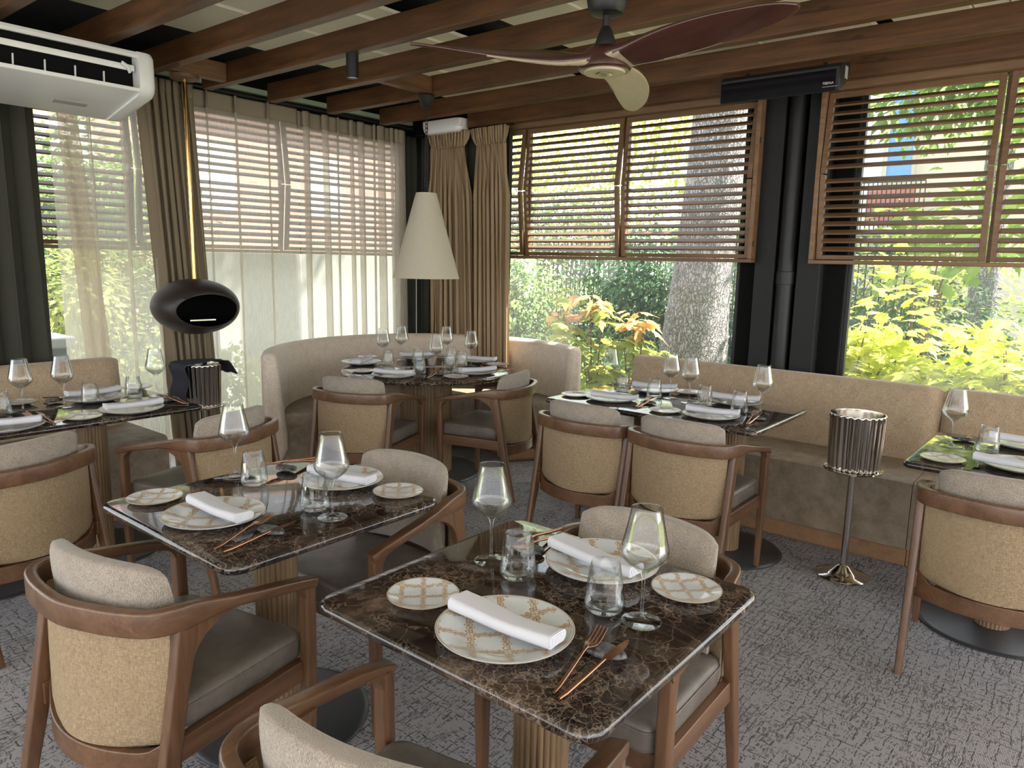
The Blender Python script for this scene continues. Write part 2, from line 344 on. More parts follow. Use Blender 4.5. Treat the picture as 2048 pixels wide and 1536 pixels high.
def rrect(w, h, r, n=3):
    q = []
    for cx, cy, a0 in ((w/2-r, h/2-r, 0), (-w/2+r, h/2-r, 90), (-w/2+r, -h/2+r, 180), (w/2-r, -h/2+r, 270)):
        for k in range(n + 1):
            a = math.radians(a0 + 90*k/n); q.append((cx + r*math.cos(a), cy + r*math.sin(a)))
    return q
def tag(o, label=None, cat=None, group=None, kind=None):
    if label: o['label'] = label
    if cat: o['category'] = cat
    if group: o['group'] = group
    if kind: o['kind'] = kind
    return o
def thing(name, label, cat, loc=(0,0,0), rz=0, group=None):
    o = bpy.data.objects.new(name, None); COL.objects.link(o); o.location = loc; o.rotation_euler = (0,0,rz)
    o.empty_display_size = .1
    return tag(o, label, cat, group)
def struct(o): o['kind'] = 'structure'; return o
def copy_tree(o, kids, parent=None):
    c = o.copy(); COL.objects.link(c); c.parent = parent
    for ch in kids.get(o.name, ()): copy_tree(ch, kids, c)
    return c
def kidmap(o):
    k = {}
    def rec(a):
        k[a.name] = [b for b in COL.objects if b.parent == a]
        for b in k[a.name]: rec(b)
    rec(o); return k
class Proto:
    """first call places the thing itself, later calls place copies of it and its parts"""
    def __init__(s, root): s.r = root; s.k = kidmap(root); s.used = False
    def put(s, loc, rz=0, label=None, group=None):
        o = s.r if not s.used else copy_tree(s.r, s.k); s.used = True
        o.location = loc; o.rotation_euler = (0, 0, rz)
        if label: o['label'] = label
        if group: o['group'] = group
        return o
def catmull(P, n=6):
    P = [Vector(p) for p in P]; Q = [P[0]*2 - P[1]] + P + [P[-1]*2 - P[-2]]; out = []
    for i in range(1, len(Q) - 2):
        a, b, c, d = Q[i-1:i+3]
        for k in range(n):
            t = k/n; out.append(.5*((2*b) + (c-a)*t + (2*a-5*b+4*c-d)*t*t + (3*b-a-3*c+d)*t**3))
    out.append(P[-1]); return out
def rslab(mb, w, d, r, z0, z1, e, n=8):
    """stone slab with rounded corners and a bullnose edge"""
    R = []; m = 6
    for k in range(m + 1):
        a = -PI/2 + PI*k/m; ins = e*(1 - math.cos(a)); z = (z0+z1)/2 + (z1-z0)/2*math.sin(a)
        R.append([(x, y, z) for x, y in rrect(w-2*ins, d-2*ins, max(r-ins, .005), n)])
    return mb.rings(R)

# ------------------------------------------------------------------ room shell
XR, YL = 4.95, 5.35          # window planes on the right and on the left
struct(MB().box(-3.2, XR+.15, -3.6, YL+.15, -.06, 0).build('floor', 'carpet', smooth=0))
struct(MB().box(-3.2, XR+.45, -3.6, YL+.30, 2.90, 3.0).build('ceiling', 'darkceil', smooth=0))
# cream boards of the opening roof, two dark gaps
b = MB(); y = 4.43; widths = [.25, .36, .12, .36, .16]; i = 0
while y > -3.4:
    wd = widths[i % 5]; i += 1
    if 2.80 < y - wd*.5 < 3.17: y = 2.80; continue
    if 1.10 < y - wd*.5 < 1.28: y = 1.10; continue
    y0 = max(y - wd + .012, -3.5)
    b.box(-3.1, 4.80, y0, y, 2.80 + (.012 if i % 2 else 0), 2.83); y -= wd
struct(b.build('trim_1', 'board', smooth=0))
# black header profiles, glazing frames
struct(MB().box(4.84, 5.02, -3.6, 5.2, 2.60, 2.90).box(5.32, 5.40, -3.6, 5.6, 2.76, 2.90).build('trim_2', 'recess', smooth=0))
struct(MB().box(-3.2, 5.0, 5.22, 5.42, 2.62, 2.90).build('trim_3', 'recess', smooth=0))
struct(MB().box(-3.2, 4.8, 5.13, 5.17, 2.70, 2.735).build('trim_4', 'strip', smooth=0))
struct(MB().tube([(-3.2, 5.08, 2.66), (4.75, 5.08, 2.66)], .016, 8).build('trim_5', 'black'))
struct(MB().tube([(4.76, 5.05, 2.60), (4.76, 3.92, 2.60)], .010, 8).build('trim_6', 'black'))
# right-hand wall: dark pillar with drain pipe
b = MB(); b.box(5.04, 5.12, 1.37, 2.085, 0, 2.75)
b.box(4.935, 5.045, 1.80, 1.935, 0, 2.62); b.box(4.935, 5.045, 1.51, 1.655, 0, 2.62)
struct(b.build('wall_right', 'column', smooth=0, bevel=.004))
struct(MB().box(5.025, 5.038, 1.38, 1.50, 0, 2.62).box(5.025, 5.038, 1.945, 2.07, 0, 2.62).box(5.025, 5.038, 1.665, 1.79, 0, 2.62).build('trim_7', 'recess', smooth=0))
pb = MB().tube([(4.955, 1.730, 0), (4.955, 1.730, 2.62)], .054, 24); pb.lathe([(.054, 1.40), (.060, 1.402), (.060, 1.482), (.054, 1.485)], 24, (4.955, 1.730, 0))
tag(pb.build('drain_pipe', 'black'), 'black round drain pipe running down the middle of the dark pillar', 'pipe')
struct(MB().box(4.92, 5.05, 5.1, 5.42, 0, 2.75).build('wall_corner', 'recess', smooth=0))
def window(n, axis, c, a0, a1, z0=.05, z1=2.62):
    fr = MB(); t = .025
    def bb(p0, p1, q0, q1):
        if axis == 'x': fr.box(c-.02, c+.02, p0, p1, q0, q1)
        else: fr.box(p0, p1, c-.02, c+.02, q0, q1)
    bb(a0, a1, 0, z0); bb(a0, a1, z1-.03, z1); bb(a0, a0+t, z0, z1-.03); bb(a1-t, a1, z0, z1-.03)
    o = struct(fr.build('window_%d' % n, 'black', smooth=0))
    p = MB()
    if axis == 'x': p.box(c-.0015, c+.0015, a0+t, a1-t, z0, z1-.03)
    else: p.box(a0+t, a1-t, c-.0015, c+.0015, z0, z1-.03)
    p.build('pane', 'pane', o, smooth=0)
window(1, 'x', 5.08, 2.085, 5.10); window(2, 'x', 5.08, -3.5, 1.37)
window(3, 'y', 5.38, 1.42, 4.92); window(4, 'y', 5.38, -3.1, 1.38)

# ------------------------------------------------------------------ beams
def beam(x, y0, y1, label, z0=2.60, h=.125, wd=.066, g='ceiling beams'):
    o = MB().box(-wd/2, wd/2, y0, y1, 0, h).build('ceiling_beam', 'beam', bevel=.004, loc=(x+wd/2, 0, z0))
    tag(o, label, 'beam', g); return o
bx = [(4.71, 4.38, 'brown ceiling beam nearest the shutters on the right'), (4.20, 4.89, 'second brown ceiling beam from the right-hand shutters'),
      (3.66, 4.87, 'third brown ceiling beam from the right-hand shutters, just past the fan canopy'), (3.155, 4.88, 'brown ceiling beam ending by the sheer curtain middle, fourth from the shutters'),
      (2.665, 4.88, 'brown ceiling beam carrying the black cylinder spotlight'), (2.225, 4.88, 'brown ceiling beam meeting the end of the air conditioner'),
      (1.775, 4.88, 'brown ceiling beam crossing above the air conditioner, nearest the top left'), (1.28, 4.88, 'brown ceiling beam in the upper left corner of the photo')]
for x, y1, l in bx: beam(x, -3.4, y1, l)
def block(x0, x1, y0, y1, label, z0=2.605, h=.11):
    o = MB().box(x0, x1, y0, y1, z0, z0+h).build('wooden_block', 'beamx', bevel=.004); tag(o, label, 'beam block', 'short blocks between beams')
block(3.223, 3.658, 3.72, 3.785, 'short wooden cross block beside the pendant lamp ceiling cup')
block(2.293, 2.663, 4.56, 4.625, 'short wooden cross block above the brass rod')
block(2.293, 2.663, 1.50, 1.565, 'short wooden cross block above the ceiling fan canopy', 2.60)

# ------------------------------------------------------------------ louvered shutters
def shutter_leaf(name, axis, c, a0, a1, z0, z1, label, group, mat, inward=.05, nslat=(8, 9), tilt=28):
    """bi-fold leaf: two hinged halves, the hinge line leaning into the room"""
    zm = z0 + (z1-z0)*.515
    root = thing(name, label, 'shutter', (c, (a0+a1)/2, z0) if axis == 'x' else ((a0+a1)/2, c, z0), 0, group)
    L = (a1-a0)
    def P(a, z, d):       # local coordinates: a along the wall, d towards the room
        return (-d, a, z) if axis == 'x' else (a, -d, z)
    H = z1-z0; hm = zm-z0
    for nm, za, zb, da, db, ns in (('lower_panel', 0, hm-.004, 0, inward, nslat[1]), ('upper_panel', hm+.004, H, inward, 0, nslat[0])):
        fr = MB(); st = .032; th = .028
        ln = math.hypot(zb-za, db-da); uz = (zb-za)/ln; ud = (db-da)/ln
        def Q(a, s, d):   # s along the tilted panel, d normal to it
            return P(a, za + s*uz - d*ud*0, da + s*ud + d)
        def bar(A0, A1, s0, s1):
            v = [Q(A0, s0, -th/2), Q(A1, s0, -th/2), Q(A1, s1, -th/2), Q(A0, s1, -th/2), Q(A0, s0, th/2), Q(A1, s0, th/2), Q(A1, s1, th/2), Q(A0, s1, th/2)]
            fr.add(v, [(3,2,1,0),(4,5,6,7),(0,1,5,4),(1,2,6,5),(2,3,7,6),(3,0,4,7)])
        bar(-L/2, -L/2+st, 0, ln); bar(L/2-st, L/2, 0, ln)
        lowr = nm == 'lower_panel'
        if lowr: bar(-L/2+st, L/2-st, 0, st*.85)
        else: bar(-L/2+st, L/2-st, ln-st*1.1, ln)
        po = fr.build(nm, mat, root, smooth=0, bevel=.002)
        s0 = st*.85 + .012 if lowr else .012; s1 = ln - .012 if lowr else ln - st*1.1 - .012
        sl = MB(); w2 = .025; t2 = .0055; ta = -math.radians(tilt)
        ca, sa = math.cos(ta), math.sin(ta); A = L/2 - st
        v = []
        for a in (-A, A):
            for (dd, zz) in ((-w2, -t2), (w2, -t2), (w2, t2), (-w2, t2)):
                D = dd*ca - zz*sa; Z = dd*sa + zz*ca; v.append((-D, a, Z) if axis == 'x' else (a, -D, Z))
        sl.add(v, [(0,1,2,3),(7,6,5,4),(0,4,5,1),(1,5,6,2),(2,6,7,3),(3,7,4,0)])
        first = None
        for k in range(ns):
            s = s0 + (s1-s0)*(k+.5)/ns; p = Q(0, s, 0)
            if first is None: o = first = sl.build('slat', mat, po, smooth=0, bevel=.002, bseg=2)
            else: o = first.copy(); COL.objects.link(o); o.parent = po
            o.location = p
    return root
def shutter_frame(n, axis, c, a0, a1, z0, z1, mat, divs):
    f = MB(); t = .028; d = .022
    def bb(p0, p1, q0, q1):
        if axis == 'x': f.box(c-d-.036, c+d, p0, p1, q0, q1)
        else: f.box(p0, p1, c-d-.036, c+d, q0, q1)
    bb(a0, a1, z0-t, z0-.004); bb(a0, a1, z1+.004, z1+.055); bb(a0, a0+t, z0-.004, z1+.004); bb(a1-t, a1, z0-.004, z1+.004)
    mw = .028 if axis == 'x' and a1 > 2 else .010
    for q in divs: f.box(*((c+.016, c+.036, q-mw, q+mw) if axis == 'x' else (q-mw, q+mw, c+.016, c+.036)), z0-.004, z1+.004)
    return struct(f.build('trim_%d' % n, mat, smooth=0, bevel=.003))
SX = 4.89; Z0, Z1 = 1.565, 2.565
shutter_frame(8, 'x', SX, 1.925, 4.80, Z0, Z1, 'shutter', (2.955, 3.875)); shutter_frame(9, 'x', SX, -1.3, 1.555, Z0, Z1, 'shutter', (.600, -.35))
g = 'louvered shutters on the right window wall'
for a0, a1, l in ((1.957, 2.943, 'brown louvered shutter leaf in front of the big tree trunk, next to the dark pillar'), (2.967, 3.863, 'brown louvered shutter leaf in the middle of the left window'),
                  (3.887, 4.77, 'narrow visible strip of louvered shutter beside the beige drapes'), (.612, 1.522, 'brown louvered shutter leaf right of the dark pillar'), (-.338, .588, 'brown louvered shutter leaf cut off at the right photo edge')):
    shutter_leaf('louvered_shutter', 'x', SX, a0, a1, Z0, Z1, l, g, 'shutter')
SY = 5.30
shutter_frame(10, 'y', SY, 1.45, 4.80, Z0, Z1, 'shutterx', (2.36, 3.53)); shutter_frame(11, 'y', SY, -1.6, 1.40, Z0, Z1, 'shutterx', (-.1,))
g = 'louvered shutters behind the sheer curtains'
for a0, a1, l in ((1.482, 2.348, 'dark louvered shutter leaf behind the left sheer curtain below the air conditioner'), (2.372, 3.518, 'dark louvered shutter leaf behind the flat sheer curtain right of the brass rod'),
                  (3.542, 4.77, 'dark louvered shutter leaf behind the pleated sheer curtain near the corner')):
    shutter_leaf('louvered_shutter', 'y', SY, a0, a1, Z0, Z1, l, g, 'shutterx')

# ------------------------------------------------------------------ curtains
def sheet(path_top, path_bot, z0, z1, nz=14, blend=None):
    """cloth hung between a top plan curve and a bottom plan curve (same point count)"""
    mb = MB(); R = []
    for k in range(nz + 1):
        t = k/nz; s = blend(t) if blend else t
        R.append([(a[0]+(b[0]-a[0])*s, a[1]+(b[1]-a[1])*s, z1+(z0-z1)*t) for a, b in zip(path_top, path_bot)])
    return mb.rings(R, False, False)
def wavy(p0, p1, n, folds, amp, seed, jit=.35, pw=1.0):
    """plan curve with cloth folds between p0 and p1"""
    rn = random.Random(seed); p0 = Vector(p0); p1 = Vector(p1); d = p1-p0; nn = Vector((-d.y, d.x)).normalized(); u = d.normalized(); L = d.length
    am = [amp*(1 + jit*(rn.random()*2-1)) for _ in range(folds+2)]; ph = [jit*.5*(rn.random()*2-1) for _ in range(folds+2)]
    out = []
    for i in range(n+1):
        t = i/n; q = t*folds; k = int(min(q, folds-1e-6)); a = am[k]*(1-(q-k)) + am[k+1]*(q-k); f = ph[k]*(1-(q-k)) + ph[k+1]*(q-k)
        ang = 2*PI*(q+f); s = math.sin(ang); s = math.copysign(abs(s)**pw, s)
        p = p0 + d*t + nn*(a*s) + u*(amp*.45*math.sin(2*ang)); out.append((p.x, p.y))
    return out
def sheer_path(x0, x1, y, seed, pleats, n=260, amp=.018):
    """nearly flat cloth that doubles back at a few pleats: pleats = [(x, width)]"""
    rn = random.Random(seed); pts = []; prev = x0
    def flat(a, b):
        m = max(3, int((b-a)/.02)); ph = rn.random()*6
        return [(a+(b-a)*k/m, y + amp*.5*math.sin(ph + (a+(b-a)*k/m)*9) ) for k in range(m+1)]
    for px, wd in pleats:
        pts += flat(prev, px + wd/2)
        pts += [(px + wd*.55, y-.012), (px + wd*.3, y-.022), (px - wd*.3, y-.024), (px - wd*.55, y-.030), (px - wd*.3, y-.040), (px + wd*.1, y-.036)]
        prev = px + wd*.5
        pts += [(px + wd*.45, y-.02)]
    pts += flat(prev, x1); return pts
def curtain(label, cat_group, mat, top, bot, z0, z1, header=None, nz=16, name='curtain', solid=0, blend=None, tape='tape'):
    r = thing(name, label, 'curtain', (0, 0, 0), 0, cat_group)
    # origin at the foot of the cloth
    cx = sum(p[0] for p in bot)/len(bot); cy_ = sum(p[1] for p in bot)/len(bot); r.location = (cx, cy_, z0)
    T = [(p[0]-cx, p[1]-cy_) for p in top]; B = [(p[0]-cx, p[1]-cy_) for p in bot]
    hz = header or 0
    sheet(T, B, 0, z1-z0-hz, nz, blend).build('cloth', mat, r, smooth=80, solid=solid)
    if header:
        m = MB(); R = []
        for k, (dz, sc) in enumerate(((0, 1.0), (-.012, 1.05), (-header*.6, 1.0), (-header, 1.0))):
            R.append([(a[0], a[1], z1-z0+dz) for a in T])
        m.rings(R, False, False).build('header_band', tape, r, smooth=80, solid=.004)
    return r
cb = lambda t: t**.8
Yc = 5.10
g = 'curtains along the two window walls'
# sheer panels on the left wall
tp = sheer_path(1.80, 2.54, Yc, 3, [(2.02, .03), (2.22, .03), (2.40, .03)]); curtain('sheer linen curtain below the air conditioner with its left edge folded back', g, 'sheer', tp, [(x, y) for x, y in tp], .015, 2.60, .10)
tp = sheer_path(2.60, 3.55, Yc, 5, [(2.80, .02), (3.02, .025), (3.28, .02)]); curtain('flat sheer linen curtain right of the brass rod with a plain header', g, 'sheer', tp, tp, .015, 2.64, .115)
tp = sheer_path(3.56, 4.68, Yc, 8, [(3.62, .07), (3.80, .07), (3.92, .02), (4.06, .05), (4.16, .08), (4.30, .03), (4.38, .09), (4.50, .05), (4.56, .06), (4.62, .08)])
bt = [(3.56 + (x-3.56)*1.03, y + .02*math.sin(x*21)) for x, y in tp]
curtain('pleated sheer linen curtain reaching the corner, boxy header folds', g, 'sheer', tp, bt, .015, 2.63, .115)
# turned back flap of the first sheer
fl_t = [(1.83+.11*k/10, Yc-.03-.012*math.sin(k*.9)) for k in range(11)]; fl_b = [(1.93+.17*k/10, Yc-.05-.02*math.sin(k*.8)) for k in range(11)]
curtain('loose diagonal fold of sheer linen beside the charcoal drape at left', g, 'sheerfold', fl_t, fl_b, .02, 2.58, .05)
# gathered beige drape with the brass rod in front
tp = wavy((2.32, Yc-.05), (2.66, Yc-.07), 240, 7, .050, 11); bt = wavy((2.46, Yc-.05), (2.76, Yc-.07), 240, 7, .055, 12)
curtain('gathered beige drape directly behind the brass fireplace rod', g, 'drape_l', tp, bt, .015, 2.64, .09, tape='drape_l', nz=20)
# charcoal drapes
tp = wavy((.55, Yc+.02), (1.72, Yc+.02), 240, 9, .04, 21); bt = wavy((.50, Yc), (1.73, Yc), 240, 9, .045, 22)
curtain('charcoal drape at the left edge of the photo beside the sheer curtain', g, 'dark', tp, bt, .015, 2.60, solid=.003)
tp = wavy((4.83, 5.06), (4.83, 3.98), 260, 15, .030, 23)
curtain('charcoal drape behind the two beige drapes on the right wall', g, 'dark', tp, tp, .015, 2.58, solid=.002)
tp = wavy((4.60, 5.16), (4.84, 5.13), 60, 4, .02, 24)
curtain('charcoal drape in the room corner behind the cone lamp', g, 'dark', tp, tp, .015, 2.60, solid=.002)
# pinch pleated beige drapes on the right wall
def pleated(y0t, y1t, y0b, y1b, label, seed, x=4.73, zt=2.585):
    n = 300; folds = 8; cx, cyy = x, (y0b+y1b)/2
    r = thing('curtain', label, 'curtain', (cx, cyy, .015), 0, g)
    hp = wavy((x, y0t), (x-.02, y1t), n, 13, .034, seed, .3); ym = (y0t+y1t)/2
    np_ = [(a-.005+(b_-ym)*0, ym+(b_-ym)*.80) for a, b_ in wavy((x, y0t), (x, y1t), n, 13, .020, seed+1, .4)]
    md = wavy((x, y0t+(y0b-y0t)*.3), (x, y1t+(y1b-y1t)*.3), n, folds, .048, seed+2, .5); bt_ = wavy((x-.02, y0b), (x-.02, y1b), n, folds, .058, seed+3, .5)
    L = lambda P: [(p[0]-cx, p[1]-cyy) for p in P]
    def mixp(A, B, t): return [(a[0]+(b_[0]-a[0])*t, a[1]+(b_[1]-a[1])*t) for a, b_ in zip(A, B)]
    A, B, C_, D_ = L(hp), L(np_), L(md), L(bt_)
    R = [[(p[0], p[1], zt-.015-.135) for p in B]]
    for k in range(1, 5): R.append([(p[0], p[1], zt-.15-.10*k) for p in mixp(B, C_, k/4)])
    for k in range(1, 15): R.append([(p[0], p[1], zt-.55-(zt-.55)*k/14) for p in mixp(C_, D_, (k/14)**.9)])
    MB().rings(R, False, False).build('cloth', 'drape', r, smooth=80)
    R = [[(p[0], p[1], zt-.015) for p in A], [(p[0], p[1], zt-.08) for p in mixp(A, B, .25)], [(p[0], p[1], zt-.12) for p in mixp(A, B, .6)], [(p[0], p[1], zt-.15) for p in B]]
    MB().rings(R, False, False).build('header_band', 'drape', r, smooth=80, solid=.003)
pleated(4.86, 4.37, 4.80, 4.24, 'wide pinch-pleated beige drape right of the cone lamp', 31)
pleated(4.33, 3.94, 4.22, 3.88, 'narrow pinch-pleated beige drape against the right window shutters', 41)

# ------------------------------------------------------------------ benches
def arc_sweep(c, a0, a1, n, prof, end_round=0):
    """prof: (r, z) closed loop, swept around the vertical axis at c"""
    R = []
    for k in range(n+1):
        a = a0 + (a1-a0)*k/n
        R.append([(r*math.cos(a), r*math.sin(a), z) for r, z in prof])
    return MB().rings(R, True, True)
RC = (3.74, 3.82)
r = thing('curved_bench', 'curved beige banquette wrapping around the round table in the corner', 'bench', (RC[0], RC[1], 0))
aL, aR = math.radians(150), math.radians(-36)
def seatprof(ri, ro, z0, z1, e): return [(ri, z0), (ro, z0), (ro, z1), (ri+e, z1), (ri+e*.3, z1-e*.3), (ri, z1-e)]
arc_sweep(0, aL, aR, 60, [(.60, 0), (1.10, 0), (1.10, .095), (.60, .095)]).build('plinth', 'plinth', r, bevel=.03, bang=80)
arc_sweep(0, aL-.01, aR+.01, 60, seatprof(.585, 1.06, .095, .455, .035)).build('seat', 'seatvinyl', r, bevel=.028, bang=60)
bp = [(1.0, .30), (1.02, .455), (1.045, .70), (1.058, .82), (1.068, .855), (1.09, .875), (1.12, .878), (1.15, .868), (1.163, .84), (1.165, .095), (1.06, .095), (1.0, .2)]
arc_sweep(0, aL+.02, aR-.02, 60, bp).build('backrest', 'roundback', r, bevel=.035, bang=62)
def bench(axis, c, a0, a1, label, ends=(1, 1)):
    """straight banquette: seat front at local 0, back towards +d"""
    r = thing('upholstered_bench', label, 'bench', (c, (a0+a1)/2, 0) if axis == 'x' else ((a0+a1)/2, c, 0), 0, 'straight upholstered benches'); L = (a1-a0)/2
    def P(d, a, z): return (d, a, z) if axis == 'x' else (a, d, z)
    def prism(prof, A0, A1): return MB().rings([[P(d, A0, z) for d, z in prof], [P(d, A1, z) for d, z in prof]])
    prism([(.015, 0), (.55, 0), (.55, .10), (.015, .10)], -L+.0005, L-.0005).build('plinth', 'plinth', r, bevel=.004)
    prism([(-.015, .10), (.56, .10), (.56, .455), (.02, .455), (-.005, .445), (-.015, .42)], -L+.0005, L-.0005).build('seat', 'seatvinyl', r, bevel=.003, bang=60)
    # backrest with rounded plan corners
    secs = []; n = 8; rr = .10
    prof = [(.44, .30), (.47, .44), (.52, .66), (.548, .80), (.562, .845), (.585, .865), (.62, .868), (.655, .858), (.672, .83), (.675, .10), (.5, .10), (.44, .2)]
    R = []
    def ring(A, ins): return [P(min(d+ins, .60) if d < .60 else max(d-ins*.4, .61), A, z - (ins*.35 if z > .7 else 0)) for d, z in prof]
    for k in range(n+1):
        t = k/n; R.append(ring(-L + rr*(1-math.cos(t*PI/2)), rr*.75*(1-math.sin(t*PI/2))*ends[0]))
    R.append(ring(0, 0))
    for k in range(n+1):
        t = 1-k/n; R.append(ring(L - rr*(1-math.cos(t*PI/2)), rr*.75*(1-math.sin(t*PI/2))*ends[1]))
    MB().rings(R).build('backrest', 'benchback', r, bevel=.008, bang=60)
    return r
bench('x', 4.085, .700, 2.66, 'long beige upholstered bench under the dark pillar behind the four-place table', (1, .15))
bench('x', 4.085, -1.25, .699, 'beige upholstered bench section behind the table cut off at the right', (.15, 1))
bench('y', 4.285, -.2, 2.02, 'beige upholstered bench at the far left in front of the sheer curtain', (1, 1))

# ------------------------------------------------------------------ tables
def pedestal(root, x, y, R, top=.72, n=26):
    p = MB(); seg = n*6; prof = []
    for j in range(seg):
        a = 2*PI*j/seg; q = (j % 6)/6; d = .0045*(1-abs(math.sin(PI*q))**.6); prof.append((x+(R-d)*math.cos(a), y+(R-d)*math.sin(a)))
    p.rings([[(a, b, .012) for a, b in prof], [(a, b, top) for a, b in prof]]); p.build('pedestal', 'flute', root, smooth=50)
def disc(root, x, y, R): 
    MB().lathe([(.01, .013), (R-.02, .013), (R-.004, .010), (R, .006), (R, .002), (R-.004, 0.0), (.01, 0.0)], 64, (x, y, 0), caps=False).build('base_plate', 'disc', root)
def rect_table(x0, x1, y0, y1, ped, label, r=.055, pr=.068, dr=.29):
    t = thing('marble_table', label, 'table', ((x0+x1)/2, (y0+y1)/2, 0), 0)
    cx, cyy = (x0+x1)/2, (y0+y1)/2
    rslab(MB(), x1-x0, y1-y0, r, .722, .75, .014).build('tabletop', 'marble', t)
    for px, py in ped: pedestal(t, px-cx, py-cyy, pr); disc(t, px-cx, py-cyy, dr)
    return t
rect_table(.935, 1.685, .580, 1.345, [(1.31, .955)], 'square dark marble table nearest the camera, set for two')
rect_table(.895, 1.655, 1.625, 2.395, [(1.275, 2.01)], 'square dark marble table left of centre reflecting the window light')
rect_table(3.335, 4.090, 1.245, 2.485, [(3.70, 2.02), (3.70, 1.50)], 'rectangular dark marble table for four along the right bench', r=.03)
rect_table(3.255, 4.010, -.150, .610, [(3.645, .265)], 'dark marble table cut off by the right edge of the photo', r=.04)
rect_table(.45, 1.905, 3.595, 4.300, [(1.475, 3.93), (.985, 3.93)], 'rectangular dark marble table at the far left by the bench', r=.05)
t = thing('round_marble_table', 'round dark marble table on a thick fluted pedestal under the cone lamp', 'table', (3.645, 3.765, 0))
MB().lathe([(.001, .722), (.588, .722), (.597, .727), (.602, .736), (.597, .745), (.588, .75), (.001, .75)], 96).build('tabletop', 'marble', t)
pedestal(t, 0, 0, .185, n=44); disc(t, 0, 0, .40)

# ------------------------------------------------------------------ armchair
def make_chair():
    r = thing('armchair', 'chair', 'chair', group='wood and linen armchairs')
    # wrap-around rail with arms
    half = [(.262, .272, .612), (.235, .276, .622), (.16, .279, .640), (.06, .279, .660), (-.03, .276, .678), (-.10, .270, .684), (-.165, .262, .686), (-.212, .234, .686), (-.243, .170, .686), (-.264, .085, .686)]
    P = catmull(half + [(-.275, 0, .686)] + [(x, -y, z) for x, y, z in reversed(half)], 4)
    S = []
    for p in P:
        t = min(max((p.x + .16)/.16, 0), 1); t = t*t*(3-2*t); S.append((.030 + t*.010, .062 - t*.034))
    MB().sweep([(p.x, p.y, p.z + 0) for p in P], S, rnd=.2).build('arm_rail', 'chair_wood', r, smooth=45)
    for s in (1, -1):
        lg = MB().sweep([(-.142, s*.262, .668), (-.165, s*.262, .55), (-.215, s*.262, .30), (-.283, s*.262, 0)], [(.030, .058), (.030, .050), (.030, .046), (.026, .030)], upv=(1, 0, 0), rnd=.22)
        # concave gusset between leg and arm
        n = 8; q = [(-.140, .668), (-.02, .672), (-.03, .662)]
        pr = [(-.150, .672), (.00, .668)] + [(-.105 + .105*math.sin(a*PI/2/n) , .575 + .083*(1-math.cos((a)*PI/2/n)) ) for a in range(n, -1, -1)] + [(-.155, .575)]
        pr = [(-.150, .672), (.01, .664)] + [(-.141 + .148*(1-math.cos(a*PI/2/n)), .545 + .107*math.sin(a*PI/2/n)) for a in range(n, -1, -1)] + [(-.160, .545)]
        lg.rings([[(x, s*.262-.013, z) for x, z in pr], [(x, s*.262+.013, z) for x, z in pr]])
        lg.build('leg', 'leg_wood', r, smooth=40)
        lf = MB().sweep([(.243, s*.272, .618), (.243, s*.270, .35), (.240, s*.268, 0)], [(.036, .038), (.036, .038), (.026, .026)], upv=(1, 0, 0), rnd=.22)
        pr = [(.262, .622), (.15, .645)] + [(.226 - .055*(1-math.sin(a*PI/2/n)), .570 + .058*(1-0) - .058*(1-math.cos(a*PI/2/n))*0 - .058*(1-math.sin((n-a)*PI/2/n))*1) for a in range(0, n+1)] + [(.262, .570)]
        pr = [(.255, .618), (.165, .632), (.168, .622)] + [(.168 + .058*math.sin(a*PI/2/n), .566 + .056*math.cos(a*PI/2/n)) for a in range(1, n+1)] + [(.255, .566)]
        lf.rings([[(x, s*.272-.015, z) for x, z in pr], [(x, s*.272+.015, z) for x, z in pr]])
        lf.build('leg', 'leg_wood', r, smooth=40)
    # curved outer linen panel and inner shell
    n = 20
    def arcx(y, bulge, edge, half_w): return edge - (bulge)*(1-(y/half_w)**2)
    def shell(zlist, th, name, mat, hw, sharp=45, bev=0):
        R = []
        for z, hwz, dx in zlist:
            o = []; i_ = []
            for k in range(n+1):
                y = -hwz + 2*hwz*k/n; x = arcx(y, .085, -.178+dx, hwz)
                o.append((x, y, z)); i_.append((x+th, y, z))
            R.append(o + i_[::-1])
        return MB().rings(R).build(name, mat, r, smooth=sharp, bevel=bev, bang=60)
    zl = [(.350, .195, -.004), (.362, .226, -.003), (.385, .240, -.002), (.50, .243, .001), (.664, .243, .006)]
    shell(zl, .024, 'back_panel', 'weave', .243)
    R = []
    for k in range(n+1):
        y = -.246 + .492*k/n; x = arcx(y, .085, -.186, .246); zt = .347 + .050*max(0, (abs(y)/.246-.72)/.28)**2
        R.append([(x, y, .283), (x+.026, y, .283), (x+.026, y, zt), (x, y, zt)])
    MB().rings(R).build('lower_back_rail', 'chair_wood', r, smooth=45, bevel=.003, bang=60)
    # seat frame
    f = MB(); f.box(-.205, .238, .242, .268, .325, .387); f.box(-.205, .238, -.268, -.242, .325, .387); f.box(.208, .232, -.25, .25, .325, .385); f.box(-.185, -.160, -.240, .240, .285, .335)
    f.build('seat_frame', 'chair_wood', r, smooth=0, bevel=.003)
    # seat cushion
    q = rrect(.420, .500, .04, 6); cx = .046
    R = [[(cx+x*k, y*k, z) for x, y in q] for k, z in ((.965, .386), (.99, .392), (1.0, .405), (1.0, .440), (.99, .452), (.965, .461), (.90, .466), (.6, .470), (.3, .472))]
    sc = MB().rings(R).build('seat', 'leather', r, smooth=60)
    sm = MB().tube([(cx+x*1.002, y*1.002, .446) for x, y in q] + [(cx+q[0][0]*1.002, q[0][1]*1.002, .446)], .0022, 6); sm.build('seam', 'leather', sc)
    # curved back cushion
    R = []; m = 22; hw = .212
